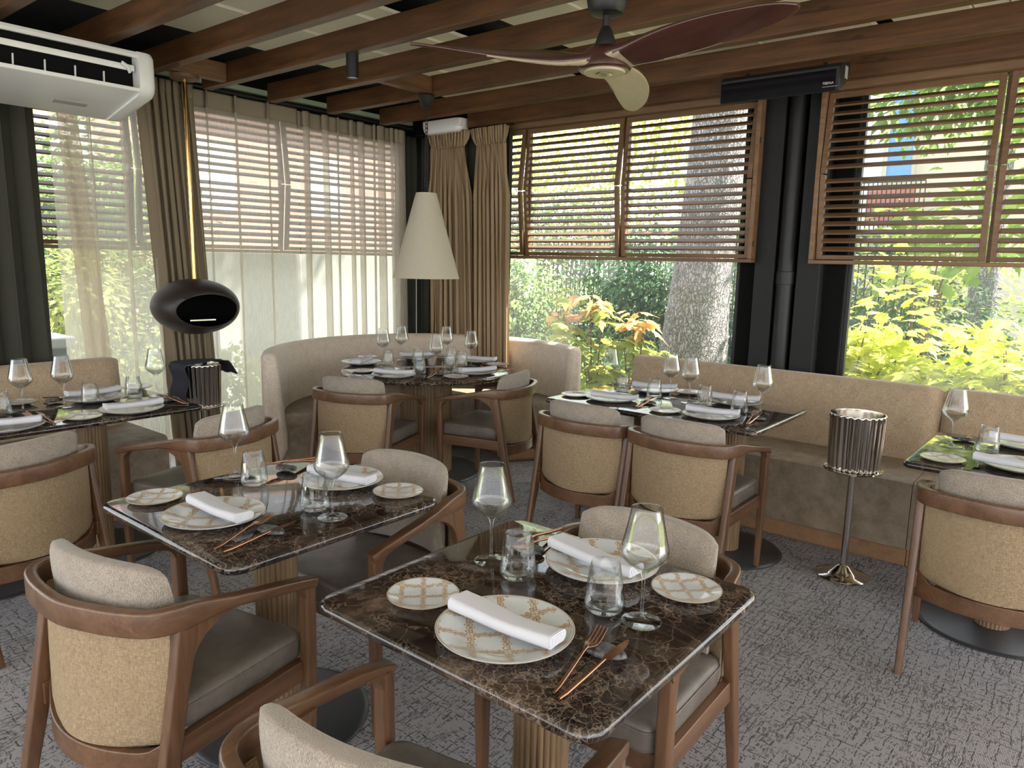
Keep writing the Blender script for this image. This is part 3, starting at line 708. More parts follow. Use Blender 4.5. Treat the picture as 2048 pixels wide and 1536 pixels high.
    for k in range(m+1):
        y = -hw + 2*hw*k/m; e = 1 - (abs(y)/hw)**9; th = .076*(.35 + .65*e); xb = -.158 - .075*(1-(y/.26)**2) ; top = .792 + .009*(1-(y/hw)**2) - .018*(1-e); bot = .468
        w_ = []
        for (u, v) in rrect(1, 1, .32, 5):
            zz = bot + (top-bot)*(v+.5); lean = (zz-.47)*-.06; w_.append((xb + .044 + u*th + lean + .012*math.sin((v+.5)*PI), y, zz))
        R.append(w_)
    MB().rings(R).build('back_cushion', 'boucle', r, smooth=70)
    return Proto(r)
CH = make_chair()
CHAIRS = [(.865, 1.890, 11, 'armchair at the lower left, seen from behind, pulled up to the reflecting square table'),
 (1.640, 1.965, 183, 'armchair facing the camera behind the left-centre square table'),
 (.815, .854, 11, 'armchair at the bottom of the photo, back cushion closest to the camera'),
 (1.655, .965, 182, 'armchair facing the camera behind the nearest square table'),
 (1.765, 3.330, 106, 'armchair right of the far left table, turned towards the bench'),
 (.925, 3.380, 108, 'armchair at the left photo edge seen from behind at the far left table'),
 (2.985, 3.625, 20, 'left armchair at the round table, seen from behind'),
 (3.690, 3.180, 105, 'right armchair at the round table, turned sideways'),
 (3.325, 2.100, 1, 'left armchair of the adjacent pair at the four-place bench table'),
 (3.320, 1.540, 1, 'right armchair of the adjacent pair at the four-place bench table'),
 (3.255, .245, 4, 'armchair at the right photo edge in front of the cropped table')]
for x, y, a, l in CHAIRS: CH.put((x, y, 0), math.radians(a), l, 'wood and linen armchairs')

# ------------------------------------------------------------------ tableware
def mk_plate(R, mat, name, lab, cat):
    k = R/.145; prof = [(.001, .004), (R*.45, .004), (R*.62, .005), (R*.70, .009*k+.002), (R*.93, .0185*k+.002), (R*.99, .0215*k+.002), (R, .0205*k+.002), (R*.99, .0185*k+.001), (R*.80, .009*k), (R*.66, .0025), (R*.60, 0), (R*.55, 0), (R*.54, .0025), (.001, .0025)]
    o = MB().lathe(prof, 72).build(name, mat, smooth=60); tag(o, lab, cat); return Proto(o)
PL = mk_plate(.145, 'plate', 'dinner_plate', 'plate', 'plate'); BR = mk_plate(.083, 'bread', 'bread_plate', 'plate', 'plate')
def mk_napkin(name='folded_napkin'):
    R = []; m = 22; L = .262
    for k in range(m+1):
        t = k/m; x = -L/2 + L*t; sag = .002*math.sin(t*PI*2.2) + .001*math.sin(t*9); w_ = .064 + .006*math.sin(t*5+1); h = .027 - .003*math.sin(t*PI)
        mid = .013 - .004*math.sin(PI*t) if False else .010
        zz = .0135 - .004*math.sin(PI*t)**.6
        R.append([(x, a + sag, zz + .006 + h/2 + b*(1-.25*(a/w_)) ) for a, b in rrect(w_, h, h*.46, 5)])
    o = MB().rings(R)
    # layered end folds
    for q in (.0035, .0085, .013):
        o.rings([[(L/2-.004, a, b) for a, b in [(x_*(1-q*45), .0135+.006+.015+z_*(1-q*45)) for x_, z_ in rrect(.066, .030, .013, 4)]], [(L/2+.0016+q*.25, a, b) for a, b in [(x_*(1-q*50), .0135+.006+.015+z_*(1-q*50)) for x_, z_ in rrect(.066, .030, .013, 4)]]])
    return Proto(tag(o.build(name, 'napkin', smooth=60), 'napkin', 'napkin'))
NP = mk_napkin()
def mk_fork():
    b = MB(); hz = lambda x: .0045 + .018*min(max((x-.02)/.12, 0), 1)
    b.tube([(0, 0, .0045), (.02, 0, .0050), (.08, 0, .0135), (.13, 0, .0215), (.150, 0, .0225)], [.0032, .0042, .0036, .0028, .0030], 10)
    R = []
    for x, wd, z in ((.146, .007, .0225), (.154, .017, .0222), (.162, .025, .0208), (.172, .028, .0205)): R.append([(x, a, z+c) for a, c in rrect(wd, .0024, .001, 2)])
    b.rings(R)
    for k in range(4):
        y = (-1.5+k)*.0077
        R = [[(x, y+a, z+c) for a, c in rrect(wd, .0022, .0008, 2)] for x, wd, z in ((.170, .0054, .0205), (.195, .0048, .0235), (.214, .0040, .0285), (.226, .0020, .0320))]
        b.rings(R)
    return Proto(tag(b.build('fork', 'copper', smooth=50), 'fork', 'fork'))
def mk_knife():
    b = MB(); b.tube([(0, 0, .0050), (.02, 0, .0056), (.08, 0, .0140), (.128, 0, .0215), (.140, 0, .0232)], [.0036, .0048, .0044, .0034, .0030], 10)
    R = []
    for x, y0, y1, z in ((.136, -.004, .004, .0228), (.142, -.009, .006, .0238), (.152, -.011, .0075, .0248), (.185, -.011, .007, .0275), (.205, -.008, .0055, .0290), (.222, -.001, .0025, .0300)):
        R.append([(x, y0, z), (x, y1, z-.0010), (x, y1, z+.0010)])
    b.rings(R); return Proto(tag(b.build('knife', 'copper', smooth=50), 'knife', 'knife'))
FK, KN = mk_fork(), mk_knife()
def mk_stone():
    b = MB(); n, m = 28, 12; R = []
    for i in range(1, m):
        f = PI*i/m; ring = []
        for j in range(n):
            a = 2*PI*j/n; x, y, z = math.cos(a)*math.sin(f), math.sin(a)*math.sin(f), -math.cos(f)
            d = 1 + .12*noise.noise(Vector((x*1.4, y*1.4, z*1.4+3))); z2 = math.copysign(abs(z)**.8, z)
            ring.append((x*.046*d, y*.026*d*(1+.2*x), .0102 + z2*.0095))
        R.append(ring)
    b.rings(R); return Proto(tag(b.build('cutlery_rest_stone', 'stone', smooth=70), 'stone', 'cutlery rest'))
ST = mk_stone()
def mk_wine():
    out = [(.0005, 0), (.040, 0), (.0435, .0010), (.0440, .0022), (.036, .0032), (.018, .0052), (.008, .010), (.0046, .020), (.0036, .040), (.0034, .075), (.0042, .100), (.0075, .113), (.020, .124), (.036, .136), (.0470, .147), (.0510, .156), (.0520, .164), (.0500, .176), (.0445, .200), (.0385, .228), (.0332, .256), (.0328, .260)]
    inn = [(.0320, .2595), (.0322, .256), (.0375, .228), (.0435, .200), (.0490, .176), (.0509, .164), (.0499, .157), (.0460, .149), (.035, .1385), (.019, .1270), (.006, .1205), (.0005, .1195)]
    o = MB().lathe(out + inn, 40, caps=True); return Proto(tag(o.build('wine_glass', 'glass', smooth=80), 'glass', 'wine glass'))
def mk_tumbler():
    out = [(.0005, .0), (.030, 0), (.036, .0015), (.0415, .006), (.0445, .014), (.0450, .022), (.0440, .035), (.0385, .080), (.0325, .1145), (.0322, .115)]
    inn = [(.0313, .1145), (.0375, .080), (.0430, .035), (.0438, .023), (.0425, .017), (.036, .0125), (.020, .0115), (.0005, .0112)]
    o = MB().lathe(out + inn, 40, caps=True); return Proto(tag(o.build('tumbler', 'glass', smooth=80), 'tumbler', 'glass'))
WG, TU = mk_wine(), mk_tumbler()
ITEMS=[
('plate', 'on the front table, near side', 1.103, 0.905, 0.0),
('nap', 'on the front table, near side', 1.104, 0.906, -1.56),
('bread', 'on the front table, near side', 1.112, 1.157, 0.0),
('fork', 'on the front table, near side', 1.0, 0.703, 0.18),
('knife', 'on the front table, near side', 0.989, 0.685, -0.05),
('stone', 'on the front table, near side', 1.175, 0.707, 1.75),
('tumb', 'on the front table, near side', 1.338, 0.812, 0.0),
('wine', 'on the front table, near side', 1.347, 0.722, 0.0),
('plate', 'on the front table, far side', 1.535, 0.944, 3.14),
('nap', 'on the front table, far side', 1.516, 0.956, -1.7),
('bread', 'on the front table, far side', 1.548, 0.715, 3.14),
('fork', 'on the front table, far side', 1.654, 1.146, -3.12),
('knife', 'on the front table, far side', 1.685, 1.177, -3.09),
('stone', 'on the front table, far side', 1.487, 1.144, 4.89),
('tumb', 'on the front table, far side', 1.347, 1.068, 3.14),
('wine', 'on the front table, far side', 1.376, 1.18, 3.14),
('plate', 'on the left-centre table, near side', 1.062, 1.988, 0.0),
('nap', 'on the left-centre table, near side', 1.072, 1.975, -1.57),
('bread', 'on the left-centre table, near side', 1.026, 2.281, 0.0),
('fork', 'on the left-centre table, near side', 0.942, 1.767, 0.32),
('knife', 'on the left-centre table, near side', 0.944, 1.73, -0.01),
('stone', 'on the left-centre table, near side', 1.109, 1.765, 1.75),
('tumb', 'on the left-centre table, near side', 1.311, 1.843, 0.0),
('wine', 'on the left-centre table, near side', 1.301, 1.742, 0.0),
('plate', 'on the left-centre table, far side', 1.535, 2.004, 3.14),
('nap', 'on the left-centre table, far side', 1.528, 1.992, -1.43),
('bread', 'on the left-centre table, far side', 1.587, 1.77, 3.14),
('fork', 'on the left-centre table, far side', 1.66, 2.289, 3.03),
('knife', 'on the left-centre table, far side', 1.665, 2.326, -3.01),
('stone', 'on the left-centre table, far side', 1.494, 2.27, 4.89),
('tumb', 'on the left-centre table, far side', 1.326, 2.204, 3.14),
('wine', 'on the left-centre table, far side', 1.329, 2.325, 3.14),
('plate', 'on the four-place bench table, near left', 3.542, 2.161, 0.0),
('nap', 'on the four-place bench table, near left', 3.513, 2.125, -1.36),
('bread', 'on the four-place bench table, near left', 3.507, 2.382, 0.0),
('fork', 'on the four-place bench table, near left', 3.447, 1.945, 0.18),
('knife', 'on the four-place bench table, near left', 3.445, 1.936, 0.02),
('stone', 'on the four-place bench table, near left', 3.59, 1.951, 1.75),
('tumb', 'on the four-place bench table, near left', 3.785, 2.023, 0.0),
('wine', 'on the four-place bench table, near left', 3.846, 1.952, 0.0),
('plate', 'on the four-place bench table, near right', 3.504, 1.545, 0.0),
('nap', 'on the four-place bench table, near right', 3.523, 1.546, -1.4),
('bread', 'on the four-place bench table, near right', 3.462, 1.78, 0.0),
('fork', 'on the four-place bench table, near right', 3.472, 1.344, 0.18),
('knife', 'on the four-place bench table, near right', 3.47, 1.335, 0.02),
('stone', 'on the four-place bench table, near right', 3.615, 1.35, 1.75),
('tumb', 'on the four-place bench table, near right', 3.734, 1.491, 0.0),
('wine', 'on the four-place bench table, near right', 3.765, 1.387, 0.0),
('plate', 'on the four-place bench table, window side left', 3.982, 2.127, 3.14),
('nap', 'on the four-place bench table, window side left', 3.994, 2.136, -1.2),
('bread', 'on the four-place bench table, window side left', 4.073, 1.949, 3.14),
('fork', 'on the four-place bench table, window side left', 4.141, 2.379, 3.32),
('knife', 'on the four-place bench table, window side left', 4.143, 2.388, 3.16),
('stone', 'on the four-place bench table, window side left', 3.998, 2.373, 4.89),
('tumb', 'on the four-place bench table, window side left', 3.84, 2.267, 3.14),
('wine', 'on the four-place bench table, window side left', 3.8, 2.33, 3.14),
('plate', 'on the four-place bench table, window side right', 3.959, 1.603, 3.14),
('nap', 'on the four-place bench table, window side right', 3.982, 1.619, -1.3),
('fork', 'on the four-place bench table, window side right', 4.005, 1.817, 3.32),
('tumb', 'on the four-place bench table, window side right', 3.782, 1.711, 3.14),
('wine', 'on the four-place bench table, window side right', 3.79, 1.805, 3.14),
('plate', 'on the far left table, near left', 1.04, 3.678, 1.57),
('nap', 'on the far left table, near left', 1.04, 3.688, -0.35),
('fork', 'on the far left table, near left', 1.205, 3.627, 1.75),
('knife', 'on the far left table, near left', 1.214, 3.625, 1.59),
('stone', 'on the far left table, near left', 1.199, 3.77, 3.32),
('tumb', 'on the far left table, near left', 1.118, 4.013, 1.57),
('wine', 'on the far left table, near left', 1.21, 4.019, 1.57),
('plate', 'on the far left table, near right', 1.576, 3.69, 1.57),
('nap', 'on the far left table, near right', 1.588, 3.696, -0.07),
('bread', 'on the far left table, near right', 1.348, 3.682, 1.57),
('fork', 'on the far left table, near right', 1.838, 3.669, 1.75),
('knife', 'on the far left table, near right', 1.847, 3.667, 1.59),
('stone', 'on the far left table, near right', 1.832, 3.812, 3.32),
('tumb', 'on the far left table, near right', 1.736, 4.033, 1.57),
('wine', 'on the far left table, near right', 1.847, 4.006, 1.57),
('plate', 'on the far left table, bench side', 1.566, 4.104, -1.57),
('nap', 'on the far left table, bench side', 1.592, 4.184, -0.01),
('bread', 'on the far left table, bench side', 1.873, 4.308, -1.57),
('fork', 'on the far left table, bench side', 1.403, 4.343, -1.39),
('stone', 'on the far left table, bench side', 1.409, 4.2, 0.18),
('tumb', 'on the far left table, bench side', 1.508, 4.003, -1.57),
('wine', 'on the far left table, bench side', 1.394, 4.025, -1.57),
('bread', 'on the far left table, at the left photo edge', 1.267, 4.265, -1.57),
('plate', 'on the round table, front left', 3.222, 3.63, 0.35),
('nap', 'on the round table, front left', 3.228, 3.634, -1.08),
('bread', 'on the round table, front left', 3.207, 3.919, 0.35),
('fork', 'on the round table, front left', 3.338, 3.434, 0.53),
('knife', 'on the round table, front left', 3.339, 3.425, 0.37),
('stone', 'on the round table, front left', 3.47, 3.489, 2.1),
('tumb', 'on the round table, front left', 3.427, 3.603, 0.35),
('wine', 'on the round table, front left', 3.572, 3.591, 0.35),
('plate', 'on the round table, leftmost', 3.45, 4.238, -0.3),
('nap', 'on the round table, leftmost', 3.433, 4.201, 0.52),
('bread', 'on the round table, leftmost', 3.688, 4.457, -0.3),
('tumb', 'on the round table, leftmost', 3.556, 4.069, -0.3),
('wine', 'on the round table, leftmost', 3.584, 4.15, -0.3),
('plate', 'on the round table, at the back', 3.956, 4.187, -2.2),
('nap', 'on the round table, at the back', 3.952, 4.187, -0.53),
('bread', 'on the round table, at the back', 4.197, 4.147, -2.2),
('fork', 'on the round table, at the back', 3.932, 4.325, -2.02),
('tumb', 'on the round table, at the back', 3.77, 3.98, -2.2),
('wine', 'on the round table, at the back', 3.813, 4.202, -2.2),
('plate', 'on the round table, back right', 4.166, 3.742, -3.0),
('nap', 'on the round table, back right', 4.142, 3.7, -1.24),
('bread', 'on the round table, back right', 4.129, 3.509, -3.0),
('tumb', 'on the round table, back right', 4.012, 3.871, -3.0),
('wine', 'on the round table, back right', 4.066, 3.974, -3.0),
('plate', 'on the round table, front right', 3.709, 3.358, 2.0),
('nap', 'on the round table, front right', 3.708, 3.327, -0.37),
('bread', 'on the round table, front right', 3.49, 3.323, 2.0),
('fork', 'on the round table, front right', 3.985, 3.251, 2.18),
('knife', 'on the round table, front right', 4.045, 3.272, 2.02),
('tumb', 'on the round table, front right', 3.895, 3.654, 2.0),
('wine', 'on the round table, front right', 3.965, 3.625, 2.0),
('tumb', 'in the middle of the round table', 3.76, 3.642, 0.0),
('plate', 'on the cropped right table, near side', 3.453, 0.221, 0.0),
('nap', 'on the cropped right table, near side', 3.396, 0.248, -1.6),
('bread', 'on the cropped right table, near side', 3.382, 0.484, 0.0),
('tumb', 'on the cropped right table, near side', 3.684, 0.366, 0.0),
('wine', 'on the cropped right table, near side', 3.685, 0.501, 0.0),
('plate', 'on the cropped right table, window side', 3.908, 0.248, 3.14),
('nap', 'on the cropped right table, window side', 3.915, 0.259, -1.43),
('fork', 'on the cropped right table, window side', 3.998, 0.486, 3.32),
('stone', 'on the cropped right table, window side', 3.855, 0.48, 4.89),
]

KIND = {'plate': (PL, .7505, 'gold-patterned white dinner plate', 'dinner plates'), 'bread': (BR, .7505, 'small gold-patterned bread plate', 'bread plates'),
        'nap': (NP, .7565, 'white folded napkin', 'folded napkins'), 'fork': (FK, .7505, 'copper fork', 'copper forks'), 'knife': (KN, .7505, 'copper knife', 'copper knives'),
        'stone': (ST, .7505, 'grey stone cutlery rest', 'stone cutlery rests'), 'tumb': (TU, .7505, 'clear water tumbler', 'water tumblers'), 'wine': (WG, .7505, 'clear stemmed wine glass', 'wine glasses')}
for k, where, x, y, a in ITEMS:
    p, z, d, grp = KIND[k]
    p.put((x, y, z), a, d + ' ' + where, grp)

# ------------------------------------------------------------------ ceiling fan
FX, FY, FZ = 2.38, 1.54, 2.195
fan = thing('ceiling_fan', 'three-blade wooden ceiling fan with black rod at the top of the photo', 'ceiling fan', (FX, FY, FZ))
MB().lathe([(.001, .192), (.030, .192), (.056, .198), (.066, .212), (.073, .25), (.075, .33), (.072, .405), (.001, .405)], 40).build('canopy', 'black', fan)
MB().lathe([(.0135, .10), (.0135, .30)], 20).build('rod', 'black', fan)
MB().lathe([(.001, .085), (.040, .085), (.041, .090), (.020, .150), (.0155, .155), (.001, .155)], 32).build('cone_cover', 'black', fan)
R = []
hub = MB(); hub.lathe([(.001, .004), (.088, .004), (.095, .010), (.096, .030), (.080, .065), (.055, .085), (.001, .088)], 48); hub.build('hub', 'blade', fan)
hp = MB(); hp.lathe([(.001, -.004), (.072, -.004), (.075, .0), (.075, .006), (.001, .006)], 48); hpo = hp.build('hub_cover', 'paleglare', fan)
MB().lathe([(.001, -.007), (.028, -.007), (.029, -.002), (.001, -.002)], 32).build('remote_sensor', 'blackglass', hpo)
for ang in (142, 262, 17):
    b = MB(); top = []; n = 26; R = []; Rb = []
    for k in range(n+1):
        t = k/n; rr = .035 + .665*t
        cw = .090 + .050*math.exp(-(t/.10)**2) + .050*math.sin(PI*min(t*1.05, 1)**1.3)
        if t > .86: cw *= math.sqrt(max(1-((t-.86)/.145)**2, .0))
        cw = max(cw, .006); sweepoff = .050*t*t - .02*math.sin(PI*t); pit = -math.radians(24*(1-t)**1.0*min(t*5, 1) + 12*min(t*4, 1)); z = .040 + (.045 if ang == 262 else -.010 if ang == 142 else -.035)*t**1.7
        th = .010 + .040*(1-t)**3
        ring = []
        for a, c in rrect(cw, th, th*.48, 4): ring.append((rr, sweepoff + a*math.cos(pit) - c*math.sin(pit), z + a*math.sin(pit) + c*math.cos(pit)))
        R.append(ring)
    o = b.rings(R).build('blade', 'blade', fan, smooth=55); o.rotation_euler = (0, 0, math.radians(ang))
    o.data.materials.append(MAT['paleglare'])
    for p in o.data.polygons:
        if p.normal.z < -.35 and (ang == 17 or p.center.x < .12 or (p.center.y > .030 and p.center.x < .45)): p.material_index = 1  # window glare painted pale under one blade; pale edge strips on the others
# ------------------------------------------------------------------ cone pendant lamp
PX, PY = 3.645, 3.765
l = thing('pendant_lamp', 'cream cone-shaped pendant lamp hanging by a black chain over the round table', 'lamp', (PX, PY, 1.385))
MB().lathe([(.232, 0), (.230, .004), (.072, .572), (.070, .578), (.001, .578), (.001, .574), (.068, .574), (.228, .004), (.228, .0)], 64).build('lamp_shade', 'shade', l, smooth=50)
MB().tube([(.2325*math.cos(2.75), .2325*math.sin(2.75), .001), (.0735*math.cos(2.75), .0735*math.sin(2.75), .574)], .0018, 6).build('shade_seam', 'shade', l)
MB().lathe([(.001, 1.215), (.058, 1.215), (.060, 1.208), (.050, 1.190), (.034, 1.150), (.020, 1.135), (.001, 1.133)], 32).build('ceiling_cup', 'black', l)
c = MB(); z = 1.137; k = 0
while z > .585:
    n = 12; L = .034; wd = .0095; pts = []
    for j in range(n+1):
        a = 2*PI*j/n; dx, dz = math.cos(a)*wd, math.sin(a)*L/2
        pts.append((dx, 0, z - L/2 + dz) if k % 2 else (0, dx, z - L/2 + dz))
    c.tube(pts, .0022, 6); z -= L - .008; k += 1
c.build('chain', 'black', l)
MB().tube([(.004, .004, 1.14), (.012, .0, 1.0), (-.004, .008, .8), (.008, -.004, .58)], .0028, 6).build('cord', 'black', l)
# ------------------------------------------------------------------ hanging fireplace
fp = thing('hanging_fireplace', 'matt dark brown egg-shaped fireplace hanging on a brass rod in front of the curtains', 'fireplace', (2.41, 4.615, 1.185))
A, B_, C_ = .268, .268, .178
view = math.atan2(-4.0, -1.15)   # opening looks into the room
ca, sa = math.cos(view+.10), math.sin(view+.10)
def eg(u, v, k=1.0):   # superellipsoid, local x towards opening
    return (A*k*math.cos(v)*math.cos(u), B_*k*math.cos(v)*math.sin(u), C_*k*math.sin(v))
n, m = 96, 56
oy, oz, hy, hz = .0, -.014, .193, .104
def body(k, name, mat, flip=False):
    V = []; F = []
    for i in range(m+1):
        v = -PI/2 + PI*i/m
        for j in range(n): V.append(eg(2*PI*j/n, v, k))
    def inside(p): return p[0] > 0 and ((p[1]-oy)/hy)**2 + ((p[2]-oz)/hz)**2 < 1
    out = []
    for p in V:
        x, y, z_ = p
        if x > 0:
            q = math.hypot((y-oy)/hy, (z_-oz)/hz)
            if .86 < q < 1.14 and q > 0:      # snap to the opening's rim
                y2, z2 = oy+(y-oy)/q, oz+(z_-oz)/q; x2 = max(1-(y2/(B_*k))**2-(z2/(C_*k))**2, 0)**.5*A*k; x, y, z_ = x2, y2, z2
        out.append((x, y, z_))
    for i in range(m):
        for j in range(n):
            a, b, c, d = i*n+j, i*n+(j+1) % n, (i+1)*n+(j+1) % n, (i+1)*n+j
            ctr = [sum(out[q][w_] for q in (a, b, c, d))/4 for w_ in range(3)]
            if ctr[0] > 0 and ((ctr[1]-oy)/hy)**2+((ctr[2]-oz)/hz)**2 < .96: continue
            F.append((a, b, c, d))
    mb = MB(); mb.add(out, F); o = mb.build(name, mat, fp, smooth=80); o.rotation_euler = (0, 0, view+.17); return o
o = body(1.0, 'shell', 'cocoon'); 
o2 = body(.965, 'firebox', 'recess')
rim = MB(); P = []
for j in range(65):
    a = 2*PI*j/64; y, z_ = oy+hy*math.cos(a), oz+hz*math.sin(a); x = max(1-(y/B_)**2-(z_/C_)**2, 0)**.5*A; P.append((x-.004, y, z_))
ro = rim.tube(P, .003, 8).build('opening_rim', 'cocoon', fp); ro.rotation_euler = (0, 0, view+.17)
br = MB().box(-.05, .16, -.10, .06, -.080, -.072).build('burner_tray', 'chrome', fp); br.rotation_euler = (0, 0, view+.17)
MB().lathe([(.0125, .17), (.0125, 1.42)], 20).build('rod', 'brass', fp)
MB().lathe([(.001, 1.415), (.085, 1.415), (.085, 1.395), (.078, 1.390), (.001, 1.390)], 40).build('mounting_disc', 'beamx', fp)
# ------------------------------------------------------------------ wine coolers
def cooler(loc, rz, label):
    t = thing('wine_cooler_stand', label, 'wine cooler', loc, rz, 'fluted chrome wine coolers on stands')
    MB().lathe([(.001, 0), (.122, 0), (.124, .004), (.118, .009), (.085, .016), (.055, .034), (.034, .052), (.022, .060), (.001, .062)], 56).build('base', 'chrome', t)
    MB().lathe([(.018, .055), (.0165, .075), (.0165, .535), (.020, .545), (.001, .546)], 28).build('pole', 'chrome', t)
    MB().lathe([(.001, .545), (.132, .545), (.136, .549), (.136, .556), (.131, .557), (.129, .553), (.001, .553)], 56).build('tray', 'chrome', t)
    b = MB(); n = 24; seg = n*8; R = []
    def ring(Rr, z, d): return [((Rr - d*(1-abs(math.sin(PI*((j % 8)/8)))))*math.cos(2*PI*j/seg), (Rr - d*(1-abs(math.sin(PI*((j % 8)/8)))))*math.sin(2*PI*j/seg), z) for j in range(seg)]
    b.rings([ring(.117, .556, .009), ring(.118, .562, .009), ring(.127, .815, .009), ring(.128, .822, .004), ring(.125, .826, .001), ring(.119, .826, 0), ring(.118, .815, 0), ring(.110, .575, 0), ring(.02, .572, 0)], True, False)
    b.build('bucket', 'chrome', t, smooth=55); return t
cooler((3.765, .912, 0), 0, 'fluted chrome wine cooler on a tall stand in front of the right bench')
cooler((2.37, 4.52, 0), 0, 'fluted chrome wine cooler behind the far left table, draped with a dark cloth')
# dark cloth over the second cooler
cl = MB(); R = []; n = 26
dirv = Vector((.93, .10)).normalized()  # across the rim as seen from the room
path = []
for k in range(n+1):
    t = k/n
    if t < .42: s, z = -.150 - .012*math.sin(t*20), .60 + (.838-.60)*(t/.42)
    elif t < .82:
        q = (t-.42)/.40; s, z = -.146 + .285*q, .840 + .006*math.sin(q*PI)
    else:
        q = (t-.82)/.18; s, z = .142 + .055*q, .836 - .085*q
    path.append((s, z))
nv = Vector((-dirv.y, dirv.x))
for s, z in path:
    row = []
    for j in range(9):
        o = -.080 + .17*j/8; o2 = o - .03*(s > .1) ; row.append((dirv.x*s + nv.x*(o2) , dirv.y*s + nv.y*(o2), z + .004*math.sin(j*1.3+s*20)))
    R.append(row)
cl.rings(R, False, False); o = cl.build('service_cloth', 'cloth', smooth=80, solid=.004, loc=(2.37, 4.52, 0)); tag(o, 'dark grey service cloth draped over the wine cooler at the back left', 'cloth')
# ------------------------------------------------------------------ air conditioner
ac = thing('air_conditioner', 'white under-ceiling air conditioner with open front slot at the upper left', 'air conditioner', (1.35, 4.12, 2.27))
x0, x1 = -.72, .615
prof = [(0, .285), (-.018, .262), (-.022, .24)]
sh = MB()
# (y, z) section of the casing; the front slot stays open
top = [(.0, .275), (.45, .275)]; 
def prism(mb, sec, a, b): mb.rings([[(a, y, z) for y, z in sec], [(b, y, z) for y, z in sec]])
prism(sh, [(-.012, .262), (-.002, .282), (.46, .282), (.46, .268), (.015, .262), (.002, .250)], x0, x1)
prism(sh, [(-.016, .100), (-.010, .082), (.42, -.012), (.47, .0), (.47, .268), (.455, .268), (.455, .012), (.42, .004), (.0, .102)], x0, x1-.05)
sh.build('casing', 'white', ac, smooth=35, bevel=.003)
ec = MB(); es = [(-.018, .262), (0, .285), (.44, .285), (.475, .25), (.475, .02), (.44, -.015), (.40, -.018), (.02, .062), (-.012, .085), (-.022, .12)]
R = []
for x, k in ((.55, 1), (.60, 1), (.622, .985), (.632, .95), (.636, .9)):
    R.append([(x, .23+(y-.23)*k, .14+(z-.14)*k) for y, z in es])
ec.rings(R); ec.build('end_cap', 'white', ac, smooth=50)
MB().box(x0, .55, .06, .40, .09, .262).build('inner_coil', 'recess', ac, smooth=0)
sl = MB(); sl.sweep([(x0, .02, .205), (.54, .02, .200)], (.010, .030), rnd=.3); sl.build('air_flap', 'white', ac)
for k in range(7):
    x = -.42 + .135*k
    MB().sweep([(x, .03, .105), (x+.004, .035, .160)], (.006, .012), upv=(0, 1, 0)).build('vane', 'white', ac)
MB().box(.20, .36, .16, .20, .042, .052).build('display_window', 'greyplastic', ac, smooth=0).rotation_euler = (-.22, 0, 0)
for x in (-.38, .50): MB().sweep([(x-.03, .0, .215), (x, .0, .200), (x+.015, .01, .175)], (.012, .018)).build('flap_bracket', 'white', ac)
# ------------------------------------------------------------------ infrared heater
hx = thing('infrared_heater', 'black slim infrared heater bar under the beams above the dark pillar', 'heater', (4.40, 1.630, 2.572))
b = MB(); sec = [(-.115, .0), (-.108, -.118), (-.100, -.124), (-.02, -.085), (.05, -.02), (.06, .04), (.045, .055), (-.10, .02)]
Lh = .335; b.rings([[(y, a, z) for y, z in sec] for a in (-Lh, Lh)]); b.build('casing', 'black', hx, smooth=30, bevel=.004)
f = MB().box(-.118, -.1145, -Lh+.02, Lh-.008, -.112, -.006).build('front_glass', 'blackglass', hx, smooth=0); f.rotation_euler = (0, -.06, 0)
lb = MB().box(-.03, .018, -Lh-.0015, -Lh, -.045, .018).build('rating_label', 'greyplastic', hx, smooth=0)
for a in (-.22, .22): MB().sweep([(0, a, .03), (.0, a, .055)], (.02, .03), upv=(1, 0, 0)).build('bracket', 'black', hx)
def text(body, size, mat, parent, loc, rot, name='lettering'):
    cu = bpy.data.curves.new(name, 'FONT'); cu.body = body; cu.size = size; cu.extrude = .0003; cu.align_x = 'LEFT'
    o = bpy.data.objects.new(name, cu); dg = bpy.context.evaluated_depsgraph_get(); COL.objects.link(o); bpy.context.view_layer.update()
    me = bpy.data.meshes.new_from_object(o.evaluated_get(bpy.context.evaluated_depsgraph_get())); bpy.data.objects.remove(o)
    o = bpy.data.objects.new(name, me); COL.objects.link(o); me.materials.clear(); me.materials.append(MAT[mat]); o.parent = parent
    o.location = loc; o.rotation_euler = rot; return o
text('TEEFAA', .017, 'white', hx, (-.1205, -Lh+.085, -.088), (PI/2, 0, -PI/2))
b = MB(); yy = -Lh+.085; rn = random.Random(4)
while yy > -Lh+.012:
    q = rn.uniform(.002, .006); b.box(-.1208, -.1203, yy-q, yy, -.1025, -.0985); yy -= q+.0014
b.build('small_print', 'greyplastic', hx, smooth=0)
# ------------------------------------------------------------------ spotlight, wall housing
sp = thing('cylinder_spotlight', 'small black cylinder spotlight under a ceiling beam left of the pendant lamp', 'spotlight', (2.70, 3.36, 2.475))
MB().lathe([(.001, .006), (.027, .006), (.029, 0), (.033, 0), (.033, .125), (.001, .125)], 36).build('housing', 'black', sp)
MB().lathe([(.001, .004), (.027, .004), (.027, .0055), (.001, .0055)], 32).build('lens', 'blacklens', sp)
wh = thing('plastic_housing', 'white rounded plastic housing under the ceiling above the beige drape', 'wall fitting', (4.73, 4.625, 2.585))
q = rrect(.20, .46, .05, 6)
MB().rings([[(x*k, y*k, z) for x, y in q] for k, z in ((.72, -.012), (.86, -.008), (.95, .012), (1, .05), (1, .092))]).build('housing', 'white', wh, smooth=50)
MB().box(-.102, -.02, -.236, -.160, .028, .088).build('end_cap', 'white', wh, bevel=.012, smooth=40)
